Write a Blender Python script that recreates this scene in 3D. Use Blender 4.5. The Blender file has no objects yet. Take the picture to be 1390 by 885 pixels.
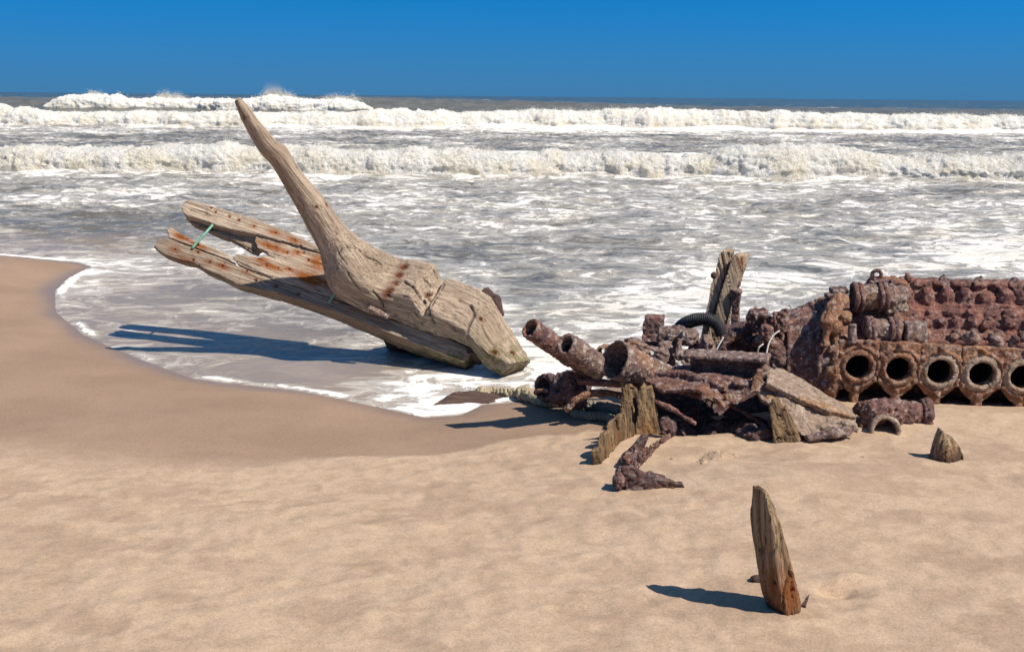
import bpy, math, random
import numpy as np
random.seed(7)
RNG = np.random.RandomState(11)

# ------------------------------------------------------------------ camera
scene = bpy.context.scene
FPX, PITCH, ROLL, CAMH = 1351.4, math.radians(13.0), math.radians(0.49), 2.1
def _rx(a): return np.array([[1,0,0],[0,math.cos(a),-math.sin(a)],[0,math.sin(a),math.cos(a)]])
def _rz(a): return np.array([[math.cos(a),-math.sin(a),0],[math.sin(a),math.cos(a),0],[0,0,1]])
CR = _rx(math.pi/2-PITCH) @ _rz(ROLL)
CC = np.array([0.,0.,CAMH])
cam_data = bpy.data.cameras.new('camera'); cam = bpy.data.objects.new('camera', cam_data)
scene.collection.objects.link(cam)
cam_data.sensor_width = 36.0; cam_data.lens = 35.0; cam_data.clip_start = 0.1; cam_data.clip_end = 20000
from mathutils import Matrix, Vector
M4 = Matrix([list(CR[0])+[0], list(CR[1])+[0], list(CR[2])+[CAMH], [0,0,0,1]])
cam.matrix_world = M4
scene.camera = cam

# ------------------------------------------------------------------ world, sun, exposure
SUN_DIR = np.array([0.545, -0.305, 0.785]); SUN_DIR /= np.linalg.norm(SUN_DIR)
elev = math.asin(SUN_DIR[2]); az = math.atan2(SUN_DIR[0], SUN_DIR[1])   # clockwise from +Y
world = bpy.data.worlds.new('World'); scene.world = world; world.use_nodes = True
nt = world.node_tree; nt.nodes.clear()
def wn(t, **k):
    n = nt.nodes.new(t)
    for a, v in k.items(): setattr(n, a, v)
    return n
geo = wn('ShaderNodeTexCoord')
mp = wn('ShaderNodeMapping'); mp.inputs['Location'].default_value = (0,0,0.30)
sky = wn('ShaderNodeTexSky', sky_type='NISHITA', sun_disc=False, sun_elevation=elev, sun_rotation=az,
         altitude=1500.0, air_density=1.0, dust_density=0.2, ozone_density=3.5)
gam = wn('ShaderNodeGamma'); gam.inputs[1].default_value = 1.0
mul = wn('ShaderNodeMix', data_type='RGBA', blend_type='MULTIPLY'); mul.inputs[0].default_value = 1.0
mul.inputs[7].default_value = (0.12, 0.80, 1.10, 1)
bg = wn('ShaderNodeBackground'); bg.inputs[1].default_value = 0.106
wo = wn('ShaderNodeOutputWorld')
nt.links.new(geo.outputs['Generated'], mp.inputs[0]); nt.links.new(mp.outputs[0], sky.inputs[0])
# sky pales round the sun; neutral tint added there to warm shadow fill
tint = wn('ShaderNodeMix', data_type='RGBA'); tint.inputs[6].default_value = (.07,.84,1.17,1); tint.inputs[7].default_value = (1.0,1.0,1.0,1)
dt = wn('ShaderNodeVectorMath', operation='DOT_PRODUCT'); dt.inputs[1].default_value = tuple(SUN_DIR); nt.links.new(geo.outputs['Generated'], dt.inputs[0])
ds_ = wn('ShaderNodeMapRange', interpolation_type='SMOOTHSTEP'); ds_.inputs[1].default_value = .05; ds_.inputs[2].default_value = .85
nt.links.new(dt.outputs['Value'], ds_.inputs[0]); nt.links.new(ds_.outputs[0], tint.inputs[0]); nt.links.new(tint.outputs[2], mul.inputs[7])
nt.links.new(sky.outputs[0], gam.inputs[0]); nt.links.new(gam.outputs[0], mul.inputs[6])
sepz = wn('ShaderNodeSeparateXYZ'); nt.links.new(geo.outputs['Generated'], sepz.inputs[0])
hz = wn('ShaderNodeMapRange', interpolation_type='SMOOTHSTEP'); hz.inputs[1].default_value = -.02; hz.inputs[2].default_value = .10; hz.inputs[3].default_value = .95; hz.inputs[4].default_value = 0.0
nt.links.new(sepz.outputs[2], hz.inputs[0])
haze = wn('ShaderNodeMix', data_type='RGBA'); haze.inputs[7].default_value = (.43, 1.44, 2.75, 1)      # sea haze low over the horizon
nt.links.new(hz.outputs[0], haze.inputs[0]); nt.links.new(mul.outputs[2], haze.inputs[6])
nt.links.new(haze.outputs[2], bg.inputs[0]); nt.links.new(bg.outputs[0], wo.inputs[0])
sd = bpy.data.lights.new('sun', 'SUN'); sd.energy = 4.6; sd.angle = math.radians(0.5); sd.color = (1.0, 0.93, 0.83)
sun = bpy.data.objects.new('sun', sd); scene.collection.objects.link(sun)
sun.rotation_euler = Vector(tuple(SUN_DIR)).to_track_quat('Z','Y').to_euler()
scene.view_settings.view_transform = 'Standard'; scene.view_settings.look = 'None'
scene.view_settings.exposure = 0.42; scene.view_settings.gamma = 1.0
scene.view_settings.use_curve_mapping = False

# ------------------------------------------------------------------ pixel helpers
def ray(px, py): return CR @ np.array([(px-695)/FPX, -(py-442.5)/FPX, -1.0])
def G(px, py, z=0.0):
    d = ray(px,py); return CC + d*((z-CAMH)/d[2])
def P(px, py, Y):
    d = ray(px,py); return CC + d*(Y/d[1])
def onplane(px, py, o, n):
    d = ray(px,py); return CC + d*(np.dot(o-CC,n)/np.dot(d,n))
def unit(v): v = np.asarray(v,float); return v/np.linalg.norm(v)
def pxm(n, Y): return n*Y*1.03/FPX          # n pixels at depth Y in metres

# ------------------------------------------------------------------ noise
def _h(ix, iy, iz):
    h = (ix.astype(np.uint32)*np.uint32(374761393) + iy.astype(np.uint32)*np.uint32(668265263) + iz.astype(np.uint32)*np.uint32(2246822519))
    h = (h ^ (h >> np.uint32(13)))*np.uint32(1274126177)
    h = h ^ (h >> np.uint32(16))
    return h.astype(np.float32)/np.float32(2147483648.0) - np.float32(1.0)
def vnoise(p):
    p = np.asarray(p, np.float32); i = np.floor(p); f = p-i; i = i.astype(np.int64)
    u = f*f*f*(f*(f*6-15)+10)
    x, y, z = i[:,0], i[:,1], i[:,2]; r = 0
    for dz in (0,1):
        wz = u[:,2] if dz else 1-u[:,2]
        for dy in (0,1):
            wy = u[:,1] if dy else 1-u[:,1]
            a = _h(x, y+dy, z+dz); b = _h(x+1, y+dy, z+dz)
            r = r + wz*wy*(a+(b-a)*u[:,0])
    return r
def fbm(p, octv=4, gain=0.5, lac=2.03):
    p = np.asarray(p, np.float32); a = 1.0; r = 0; s = 0
    for k in range(octv):
        r = r + a*vnoise(p + 17.3*k); s += a; a *= gain; p = p*lac
    return r/s
def billow(p, octv=4, gain=0.5, lac=2.05):
    p = np.asarray(p, np.float32); a = 1.0; r = 0; s = 0
    for k in range(octv):
        r = r + a*np.abs(vnoise(p + 9.1*k)); s += a; a *= gain; p = p*lac
    return 1 - 2*r/s                                  # high on puffs' ridges
def sst(a, b, x):
    t = np.clip((x-a)/(b-a), 0, 1); return t*t*(3-2*t)

# ------------------------------------------------------------------ materials
def material(name):
    m = bpy.data.materials.new(name); m.use_nodes = True; m.node_tree.nodes.clear(); return m, NB(m.node_tree)
class NB:
    def __init__(s, t): s.t = t
    def n(s, typ, ins=None, **k):
        nd = s.t.nodes.new(typ)
        for a, v in k.items(): setattr(nd, a, v)
        for a, v in (ins or {}).items(): s.set(nd, a, v)
        return nd
    def set(s, nd, key, v):
        if hasattr(v, 'is_output') or isinstance(v, bpy.types.NodeSocket): s.t.links.new(v, nd.inputs[key])
        else: nd.inputs[key].default_value = v
    def attr(s, name): return s.n('ShaderNodeAttribute', attribute_name=name)
    def math(s, op, a, b=0.0, clamp=False):
        return s.n('ShaderNodeMath', {0:a, 1:b}, operation=op, use_clamp=clamp).outputs[0]
    def mix(s, f, a, b, bt='MIX'): return s.n('ShaderNodeMix', {0:f, 6:a, 7:b}, data_type='RGBA', blend_type=bt).outputs[2]
    def ramp(s, x, lo, hi): return s.n('ShaderNodeMapRange', {0:x, 1:lo, 2:hi, 3:0.0, 4:1.0}, interpolation_type='SMOOTHSTEP').outputs[0]
    def noise(s, vec, scale, det=5.0, rough=0.55, dist=0.0): return s.n('ShaderNodeTexNoise', {'Vector':vec,'Scale':scale,'Detail':det,'Roughness':rough,'Distortion':dist}).outputs[0]
    def scale(s, vec, v): return s.n('ShaderNodeVectorMath', {0:vec, 1:v}, operation='MULTIPLY').outputs[0]
    def bump(s, h, dist, strength=1.0, nrm=None):
        d = {'Height':h,'Distance':dist,'Strength':strength}
        if nrm is not None: d['Normal'] = nrm
        return s.n('ShaderNodeBump', d).outputs[0]
    def out(s, col, rough, nrm=None, **k):
        d = {'Base Color':col,'Roughness':rough}
        if nrm is not None: d['Normal'] = nrm
        d.update(k)
        b = s.n('ShaderNodeBsdfPrincipled', d); o = s.n('ShaderNodeOutputMaterial'); s.t.links.new(b.outputs[0], o.inputs[0]); return b
def C(r,g,b): return (r,g,b,1)

def mat_sand():
    m, b = material('sand')
    pos = b.n('ShaderNodeNewGeometry').outputs['Position']
    dry = b.attr('dry').outputs['Fac']; wet = b.attr('wet').outputs['Fac']; pat = b.attr('patch').outputs['Fac']
    big = b.noise(pos, 1.3, 6, .6); mid = b.noise(pos, 9.0, 5, .6); gr = b.noise(pos, 420.0, 2, .7); gr2 = b.noise(pos, 85.0, 4, .85)
    damp = b.mix(b.ramp(big,.35,.65), C(.285,.192,.130), C(.325,.222,.152))
    dryc = b.mix(b.ramp(mid,.35,.62), C(.42,.300,.200), C(.485,.350,.240))
    dryc = b.mix(b.math('MULTIPLY', pat, .5), dryc, C(.33,.225,.150))
    col = b.mix(dry, damp, dryc)
    col = b.mix(wet, col, C(.20,.145,.115))
    spk = b.math('ADD', b.math('MULTIPLY', gr, .30), b.math('MULTIPLY', gr2, .62))
    sp = b.math('ADD', spk, .54)
    col = b.mix(1.0, col, b.n('ShaderNodeCombineColor', {0:sp,1:sp,2:sp}).outputs[0], 'MULTIPLY')
    gm = b.math('ADD', b.math('MULTIPLY', b.ramp(b.noise(pos, 135.0, 2, .6),.30,.70), .20), b.math('ADD', b.math('MULTIPLY', b.ramp(b.noise(pos, 55.0, 3, .6),.32,.68), .10), .85))
    col = b.mix(1.0, col, b.n('ShaderNodeCombineColor', {0:gm,1:gm,2:gm}).outputs[0], 'MULTIPLY')
    ds = b.ramp(b.noise(pos, 150.0, 1, .5), .70, .76)
    col = b.mix(b.math('MULTIPLY', ds, .55), col, C(.16,.10,.07))
    rough = b.math('SUBTRACT', .95, b.math('MULTIPLY', wet, .70))
    bs = b.math('SUBTRACT', 1.0, b.math('MULTIPLY', wet, .9))
    h = b.math('ADD', gr, b.math('MULTIPLY', gr2, 1.5))
    nb = b.bump(b.math('MULTIPLY', h, bs), .0022, .9)
    nb = b.bump(b.math('MULTIPLY', mid, dry), .010, .5, nb)
    b.out(col, rough, nb, **{'Specular IOR Level': b.math('ADD', .15, b.math('MULTIPLY', wet, .4))})
    return m

def mat_sea():
    m, b = material('sea_water')
    pos = b.n('ShaderNodeNewGeometry').outputs['Position']
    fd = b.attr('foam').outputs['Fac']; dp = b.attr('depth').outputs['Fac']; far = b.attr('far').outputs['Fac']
    # lacy foam at two scales, world sized
    pos0 = pos; pos = b.scale(pos, (.62,1.0,1.0))
    warp = b.n('ShaderNodeTexNoise', {'Vector':pos,'Scale':1.1,'Detail':3.0}).outputs[1]
    wv = b.n('ShaderNodeVectorMath', {0:warp, 1:(.9,.9,.9)}, operation='MULTIPLY').outputs[0]
    pw = b.n('ShaderNodeVectorMath', {0:pos, 1:wv}, operation='ADD').outputs[0]
    n1 = b.noise(pw, 1.0, 6, .6, .3)
    n2 = b.noise(pw, 4.4, 9, .70, .6)
    nn = b.math('ADD', b.math('MULTIPLY', n1, .36), b.math('MULTIPLY', n2, .64))
    th = b.math('SUBTRACT', .735, b.math('MULTIPLY', fd, .42))
    x = b.math('SUBTRACT', nn, th)
    solid = b.ramp(x, -.020, .055)
    film = b.math('MULTIPLY', b.ramp(x, -.12, .02), .38)
    vor = b.n('ShaderNodeTexVoronoi', {'Vector':pw,'Scale':3.2}, feature='DISTANCE_TO_EDGE').outputs[0]
    lace = b.math('MULTIPLY', b.ramp(vor, .07, .015), b.ramp(x, -.13, -.02))
    foam = b.math('MAXIMUM', b.math('MAXIMUM', solid, film), b.math('MULTIPLY', lace, .45), clamp=True)
    cr = b.attr('crest').outputs['Fac']
    shallow = b.mix(b.ramp(n2,.4,.6), C(.275,.215,.160), C(.325,.255,.190))
    murk = b.mix(b.ramp(n1,.35,.65), C(.140,.128,.104), C(.205,.182,.148))
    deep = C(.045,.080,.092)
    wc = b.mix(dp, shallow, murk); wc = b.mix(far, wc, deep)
    tan = b.noise(pos, .8, 4, .6)
    fc = b.mix(b.ramp(tan,.42,.68), C(.76,.73,.68), C(.70,.65,.56))
    col = b.mix(foam, wc, fc)
    rough = b.math('ADD', b.math('ADD', .20, b.math('MULTIPLY', far, .12)), b.math('MULTIPLY', foam, .65))
    w1 = b.noise(pos, 6.0, 7, .62, .3); w2 = b.noise(pos, 30.0, 4, .6)
    calm = b.math('ADD', .12, b.math('MULTIPLY', dp, .88))
    nb = b.bump(b.math('MULTIPLY', b.math('ADD', w1, b.math('MULTIPLY', w2,.18)), calm), .09, .8)
    nb = b.bump(b.math('MULTIPLY', foam, b.math('ADD', .6, b.math('MULTIPLY', n2, .8))), .030, .7, nb)
    b.out(col, rough, nb, IOR=1.33, **{'Specular IOR Level': b.math('SUBTRACT', .5, b.math('MULTIPLY', foam, .35))})
    return m

def mat_breaker():
    m, b = material('whitewater')
    pos = b.n('ShaderNodeNewGeometry').outputs['Position']
    n1 = b.noise(pos, 1.2, 6, .65, .4); n2 = b.noise(pos, 7.0, 6, .7, .3); n3 = b.noise(pos, 25.0, 4, .7)
    hh = b.attr('up').outputs['Fac']
    tan = b.math('MULTIPLY', b.ramp(n1,.40,.66), b.math('SUBTRACT', 1.0, b.math('MULTIPLY', hh, .45)))
    col = b.mix(tan, C(.95,.925,.855), C(.86,.765,.58))
    col = b.mix(b.math('MULTIPLY', b.ramp(n2,.58,.72), .45), col, C(.66,.55,.38))  # tan crevice shadows painted into the foam, along with its sand tint
    nb = b.bump(b.math('ADD', n2, b.math('MULTIPLY', n3, .5)), .22, .9)
    b.out(col, .85, nb, **{'Specular IOR Level':.15, 'Subsurface Weight':0.0})
    return m

def mat_wood(name, light, mid, dark, stainc=C(.20,.065,.018), wetc=C(.055,.035,.022), gs=1.0):
    m, b = material(name)
    g = b.attr('grain').outputs['Vector']; st = b.attr('stain').outputs['Fac']; wt = b.attr('wet').outputs['Fac']; alg = b.attr('algae').outputs['Fac']
    f1 = b.noise(b.scale(g,(2.0*gs,42.*gs,42.*gs)), 1.0, 6, .65, .35)
    f2 = b.noise(b.scale(g,(5.0*gs,130.*gs,130.*gs)), 1.0, 4, .6, .2)
    bl = b.noise(g, 3.0, 6, .6)
    kn = b.noise(g, 13.0, 5, .65)
    col = b.mix(b.ramp(f1,.36,.63), mid, light)
    col = b.mix(b.math('MULTIPLY', b.ramp(bl,.40,.68), .55), col, mid)
    col = b.mix(b.math('MULTIPLY', b.ramp(kn,.56,.72), .35), col, dark)
    crack = b.ramp(f2, .47, .33)
    col = b.mix(b.math('MULTIPLY', crack, .8), col, dark)
    stn = b.math('MULTIPLY', b.math('MULTIPLY', st, 1.3), b.ramp(b.noise(b.scale(g,(9.,40.,40.)),1.0,5,.65),.26,.52), clamp=True)
    col = b.mix(stn, col, stainc)
    col = b.mix(b.math('MULTIPLY', alg, b.ramp(kn,.38,.60)), col, C(.11,.105,.030))
    col = b.mix(wt, col, wetc)
    col = b.mix(b.math('MULTIPLY', b.attr('crk_shade').outputs['Fac'], .85), col, dark)  # carved cracks darkened: shade of their depth painted in along with dirt
    rough = b.math('SUBTRACT', .85, b.math('MULTIPLY', wt, .35))
    h = b.math('ADD', b.math('MULTIPLY', f2, .5), f1)
    nb = b.bump(h, .016, 1.0)
    b.out(col, rough, nb, **{'Specular IOR Level':.25})
    return m

def mat_rust(name, base, red, orange, pale, pa=.5, sh=0.0):
    m, b = material(name)
    g = b.n('ShaderNodeNewGeometry').outputs['Position']
    rnd = b.n('ShaderNodeObjectInfo').outputs['Random']
    off = b.n('ShaderNodeCombineXYZ', {0:b.math('MULTIPLY', rnd, 7.0)}).outputs[0]
    g = b.n('ShaderNodeVectorMath', {0:g, 1:off}, operation='ADD').outputs[0]
    n1 = b.noise(g, 3.2, 7, .65, .5); n2 = b.noise(g, 8.0, 7, .68, .4); n3 = b.noise(g, 26.0, 6, .7, .3); n4 = b.noise(g, 85.0, 4, .7)
    col = b.mix(b.ramp(n2,.36,.64), base, red)
    col = b.mix(b.math('MULTIPLY', b.ramp(n1,.52,.70), .8), col, orange)
    pal = b.math('MULTIPLY', b.ramp(n3,.50,.62), b.ramp(n1,.22,.50))
    col = b.mix(b.math('MULTIPLY', pal, pa), col, pale)
    col = b.mix(b.math('MULTIPLY', b.ramp(n3,.44,.35), .62), col, C(.026,.017,.015))
    col = b.mix(b.math('MULTIPLY', b.ramp(n4,.60,.72), .30), col, orange)
    h = b.math('ADD', n3, b.math('MULTIPLY', n4, .45))
    nb = b.bump(h, .034, 1.0)
    b.out(col, b.math('ADD', .62, b.math('MULTIPLY', n3, .3)), nb, **{'Specular IOR Level':.3})
    return m

def mat_plain(name, c, rough, vary=.3, scale=40., bump=.004):
    m, b = material(name)
    g = b.n('ShaderNodeNewGeometry').outputs['Position']
    n = b.noise(g, scale, 6, .65)
    d = C(*[v*(1-vary) for v in c[:3]]); l = C(*[min(1,v*(1+vary)) for v in c[:3]])
    b.out(b.mix(b.ramp(n,.3,.7), d, l), rough, b.bump(n, bump, .8)); return m

MAT = {
 'sand': mat_sand(), 'sea': mat_sea(), 'foam': mat_breaker(),
 'drift': mat_wood('driftwood', C(.48,.37,.26), C(.29,.21,.14), C(.06,.042,.030)),
 'horn': mat_wood('smooth_driftwood', C(.48,.375,.275), C(.28,.205,.145), C(.060,.042,.032), C(.12,.036,.016)),
 'plank': mat_wood('bleached_planks', C(.58,.465,.345), C(.37,.28,.20), C(.075,.050,.036), C(.27,.080,.014)),
 'beam': mat_wood('weathered_beam', C(.44,.345,.255), C(.25,.18,.125), C(.055,.036,.026)),
 'post': mat_wood('post_wood', C(.40,.29,.175), C(.17,.105,.058), C(.030,.019,.013), C(.19,.062,.016), gs=1.2),
 'splinter': mat_wood('splintered_wood', C(.29,.188,.095), C(.085,.053,.032), C(.020,.014,.011), C(.28,.105,.02), gs=.6),
 'bark': mat_wood('dark_wood', C(.12,.075,.058), C(.07,.042,.035), C(.02,.013,.011)),
 'rust': mat_rust('rust_brown', C(0.115,0.065,0.062), C(0.240,0.117,0.092), C(0.356,0.157,0.062), C(0.484,0.374,0.326), .80),
 'rust_red': mat_rust('rust_red', C(0.169,0.076,0.065), C(0.305,0.127,0.089), C(0.389,0.173,0.067), C(0.462,0.325,0.263), .70),
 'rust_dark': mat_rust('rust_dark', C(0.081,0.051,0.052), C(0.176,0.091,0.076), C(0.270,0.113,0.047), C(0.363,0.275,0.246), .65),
 'rust_pale': mat_rust('rust_pale', C(0.333,0.236,0.173), C(0.407,0.292,0.212), C(0.420,0.210,0.073), C(0.580,0.460,0.364), .85),
 'rust_grey': mat_rust('rust_grey', C(0.182,0.121,0.110), C(0.299,0.189,0.146), C(0.346,0.173,0.079), C(0.550,0.451,0.389), .85),
 'rust_orange': mat_rust('rust_orange', C(0.189,0.092,0.063), C(0.351,0.163,0.088), C(0.486,0.238,0.079), C(0.528,0.396,0.297), .80),
 'dark': mat_plain('hollow_shade', C(.012,.010,.008), .8),  # near-black lining, puts the shade inside the bores into colour
 'rubber': mat_plain('black_rubber', C(.020,.021,.025), .55),
 'green': mat_plain('green_copper', C(.16,.36,.25), .6, .25),
 'rope': mat_plain('rope_fibre', C(.36,.29,.185), .95, .45, 120., .006),
 'rope_dark': mat_plain('grey_rope_fibre', C(.20,.185,.145), .95, .35, 120., .006),
 'wire': mat_plain('pale_wire', C(.42,.38,.33), .6),
}

# ------------------------------------------------------------------ object helpers
COL = scene.collection
def tag(o, label=None, cat=None, group=None, kind=None):
    if label: o['label'] = label
    if cat: o['category'] = cat
    if group: o['group'] = group
    if kind: o['kind'] = kind
    return o
def wloc(o):
    v = np.zeros(3)
    while o is not None: v = v + np.array(o.location); o = o.parent
    return v
def mesh_obj(name, V, F, mat, parent=None, base=None, attrs=None, smooth=True):
    V = np.asarray(V, float)
    if parent is not None: org = wloc(parent); loc = (0,0,0)
    else:
        if base is None:
            mn, mx = V.min(0), V.max(0); base = np.array([(mn[0]+mx[0])/2, (mn[1]+mx[1])/2, mn[2]])
        org = np.asarray(base, float); loc = tuple(org)
    me = bpy.data.meshes.new(name)
    if isinstance(F, np.ndarray):
        k = F.shape[1]; nf = len(F)
        me.vertices.add(len(V)); me.vertices.foreach_set('co', (V-org).astype(np.float32).ravel())
        me.loops.add(nf*k); me.loops.foreach_set('vertex_index', F.astype(np.int32).ravel())
        me.polygons.add(nf); me.polygons.foreach_set('loop_start', np.arange(0, nf*k, k, dtype=np.int32))
        me.update(calc_edges=True); me.validate()
    else:
        me.from_pydata([tuple(v) for v in V-org], [], F); me.update()
    for an, av in (attrs or {}).items():
        av = np.asarray(av, np.float32)
        if av.ndim == 2:
            a = me.attributes.new(an, 'FLOAT_VECTOR', 'POINT'); a.data.foreach_set('vector', av.ravel())
        else:
            a = me.attributes.new(an, 'FLOAT', 'POINT'); a.data.foreach_set('value', av)
    me.polygons.foreach_set('use_smooth', [smooth]*len(me.polygons))
    me.materials.append(MAT[mat] if isinstance(mat, str) else mat)
    o = bpy.data.objects.new(name, me); COL.objects.link(o); o.location = loc
    if parent is not None: o.parent = parent
    return o
def empty(name, loc, label, cat, group=None):
    o = bpy.data.objects.new(name, None); COL.objects.link(o); o.location = tuple(loc); o.empty_display_size = .05
    return tag(o, label, cat, group)

# ------------------------------------------------------------------ solid builder
def frame(a, up=(0,0,1)):
    a = unit(a); up = np.asarray(up,float)
    if abs(np.dot(a, unit(up))) > .97: up = np.array([0,1.,0])
    s = unit(np.cross(up, a)); return a, s, np.cross(a, s)
class S:
    """collects closed solids; sculpt() fuses them by voxels and weathers the surface"""
    def __init__(s): s.v = []; s.f = []
    def add(s, V, F):
        o = len(s.v); s.v += [np.asarray(v,float) for v in V]; s.f += [tuple(i+o for i in f) for f in F]; return s
    def loft(s, rings, close=True):
        n = len(rings[0]); V = [p for r in rings for p in r]; F = []
        for k in range(len(rings)-1):
            for i in range(n):
                j = (i+1) % n; F.append((k*n+i, k*n+j, (k+1)*n+j, (k+1)*n+i))
        if close:
            F.append(tuple(range(n-1,-1,-1))); F.append(tuple((len(rings)-1)*n+i for i in range(n)))
        else:
            for i in range(n):
                j = (i+1) % n; F.append(((len(rings)-1)*n+i, (len(rings)-1)*n+j, j, i))
        return s.add(V, F)
    def tube(s, pts, r, n=16, squash=None, up=(0,0,1)):
        pts = [np.asarray(p,float) for p in pts]; r = [r]*len(pts) if np.isscalar(r) else r; rings = []
        for k, p in enumerate(pts):
            t = pts[min(k+1,len(pts)-1)] - pts[max(k-1,0)]; a, u, w = frame(t, up); q = squash or (1,1)
            rings.append([p + r[k]*(q[0]*math.cos(2*math.pi*i/n)*u + q[1]*math.sin(2*math.pi*i/n)*w) for i in range(n)])
        return s.loft(rings)
    def pipe(s, pts, r, wall, n=24):
        pts = [np.asarray(p,float) for p in pts]; r = [r]*len(pts) if np.isscalar(r) else r; out = []; inn = []
        for k, p in enumerate(pts):
            t = pts[min(k+1,len(pts)-1)] - pts[max(k-1,0)]; a, u, w = frame(t)
            c = [math.cos(2*math.pi*i/n)*u + math.sin(2*math.pi*i/n)*w for i in range(n)]
            out.append([p + r[k]*d for d in c]); inn.append([p + (r[k]-wall)*d for d in c])
        return s.loft(out + inn[::-1], close=False)
    def box(s, c, hx, hy, hz):
        c, hx, hy, hz = [np.asarray(v,float) for v in (c,hx,hy,hz)]
        V = [c+a*hx+b_*hy+d*hz for d in (-1,1) for b_ in (-1,1) for a in (-1,1)]
        return s.add(V, [(0,2,3,1),(4,5,7,6),(0,1,5,4),(2,6,7,3),(0,4,6,2),(1,3,7,5)])
    def bar(s, p0, p1, w, h, up=(0,0,1)):
        p0, p1 = np.asarray(p0,float), np.asarray(p1,float); a, u, v = frame(p1-p0, up)
        return s.box((p0+p1)/2, (p1-p0)/2, u*w/2, v*h/2)
    def ball(s, c, r, n=12, axes=None):
        c = np.asarray(c,float); r = np.array([r]*3 if np.isscalar(r) else r, float); A = np.eye(3) if axes is None else np.array(axes)
        rings = []
        for k in range(1, n):
            th = math.pi*k/n
            rings.append([c + (np.array([math.sin(th)*math.cos(2*math.pi*i/n), math.sin(th)*math.sin(2*math.pi*i/n), math.cos(th)])*r)@A for i in range(n)])
        return s.loft(rings)
    def ring(s, c, axis, R, r, n=28, m=8, squash=1.0):
        a, u, w = frame(axis); V = []; F = []; c = np.asarray(c,float)
        for i in range(n):
            t = 2*math.pi*i/n; d = math.cos(t)*u + math.sin(t)*w
            for j in range(m):
                q = 2*math.pi*j/m; V.append(c + d*(R + r*math.cos(q)) + a*r*squash*math.sin(q))
        for i in range(n):
            for j in range(m):
                F.append((i*m+j, ((i+1)%n)*m+j, ((i+1)%n)*m+(j+1)%m, i*m+(j+1)%m))
        return s.add(V, F)
    def prism(s, poly, vec):
        poly = [np.asarray(p,float) for p in poly]; vec = np.asarray(vec,float); n = len(poly)
        return s.loft([poly, [p+vec for p in poly]])
    def holed(s, outer, inner, vec):
        """outer and inner rings with equal counts, extruded by vec"""
        o2 = [np.asarray(p)+vec for p in outer]; i2 = [np.asarray(p)+vec for p in inner]
        return s.loft([outer, o2, i2, inner], close=False)

def remesh(V, F, vox):
    me = bpy.data.meshes.new('tmp'); me.from_pydata([tuple(v) for v in V], [], F)
    import bmesh
    bm = bmesh.new(); bm.from_mesh(me); bmesh.ops.recalc_face_normals(bm, faces=bm.faces); bmesh.ops.triangulate(bm, faces=[f for f in bm.faces if len(f.verts)>4]); bm.to_mesh(me); bm.free()
    o = bpy.data.objects.new('tmp', me); COL.objects.link(o)
    md = o.modifiers.new('r', 'REMESH'); md.mode = 'VOXEL'; md.voxel_size = vox; md.adaptivity = 0
    dg = bpy.context.evaluated_depsgraph_get(); ev = o.evaluated_get(dg); r = bpy.data.meshes.new_from_object(ev)
    n = len(r.vertices); V = np.empty(n*3, np.float32); r.vertices.foreach_get('co', V)
    Nn = np.empty(n*3, np.float32); r.vertex_normals.foreach_get('vector', Nn)
    F = np.empty(len(r.loops), np.int32); r.loops.foreach_get('vertex_index', F)
    bpy.data.objects.remove(o); bpy.data.meshes.remove(me); bpy.data.meshes.remove(r)
    return V.reshape(-1,3).astype(float), Nn.reshape(-1,3).astype(float), F.reshape(-1,4)
def smooth_mesh(V, F, it=1, lam=.5):
    E_ = np.vstack([F[:,[0,1]],F[:,[1,2]],F[:,[2,3]],F[:,[3,0]]]); n = len(V)
    for _ in range(it):
        acc = np.zeros((n,3)); cnt = np.bincount(E_[:,0], minlength=n)+np.bincount(E_[:,1], minlength=n)
        for k in range(3):
            acc[:,k] = np.bincount(E_[:,0], V[E_[:,1],k], n)+np.bincount(E_[:,1], V[E_[:,0],k], n)
        V = V*(1-lam) + lam*acc/np.maximum(cnt,1)[:,None]
    return V
def metal(name, s, mat, parent=None, vox=.008, amp=1.0, label=None, cat=None, group=None, base=None, seed=0, kind=None, sm=1):
    V, N, F = remesh(s.v, s.f, vox)
    V = smooth_mesh(V, F, sm)
    q = V + seed*3.7
    d = amp*(.007*fbm(q*9,3) + .0055*fbm(q*28,3) + .004*billow(q*55,2))
    pit = np.clip(fbm(q*17+31,3)-.25, 0, 1); d -= amp*.022*pit
    V = V + N*d[:,None]
    o = mesh_obj(name, V, F, mat, parent, base)
    if label: tag(o, label, cat, group, kind)
    elif kind: o['kind'] = kind
    return o
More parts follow.
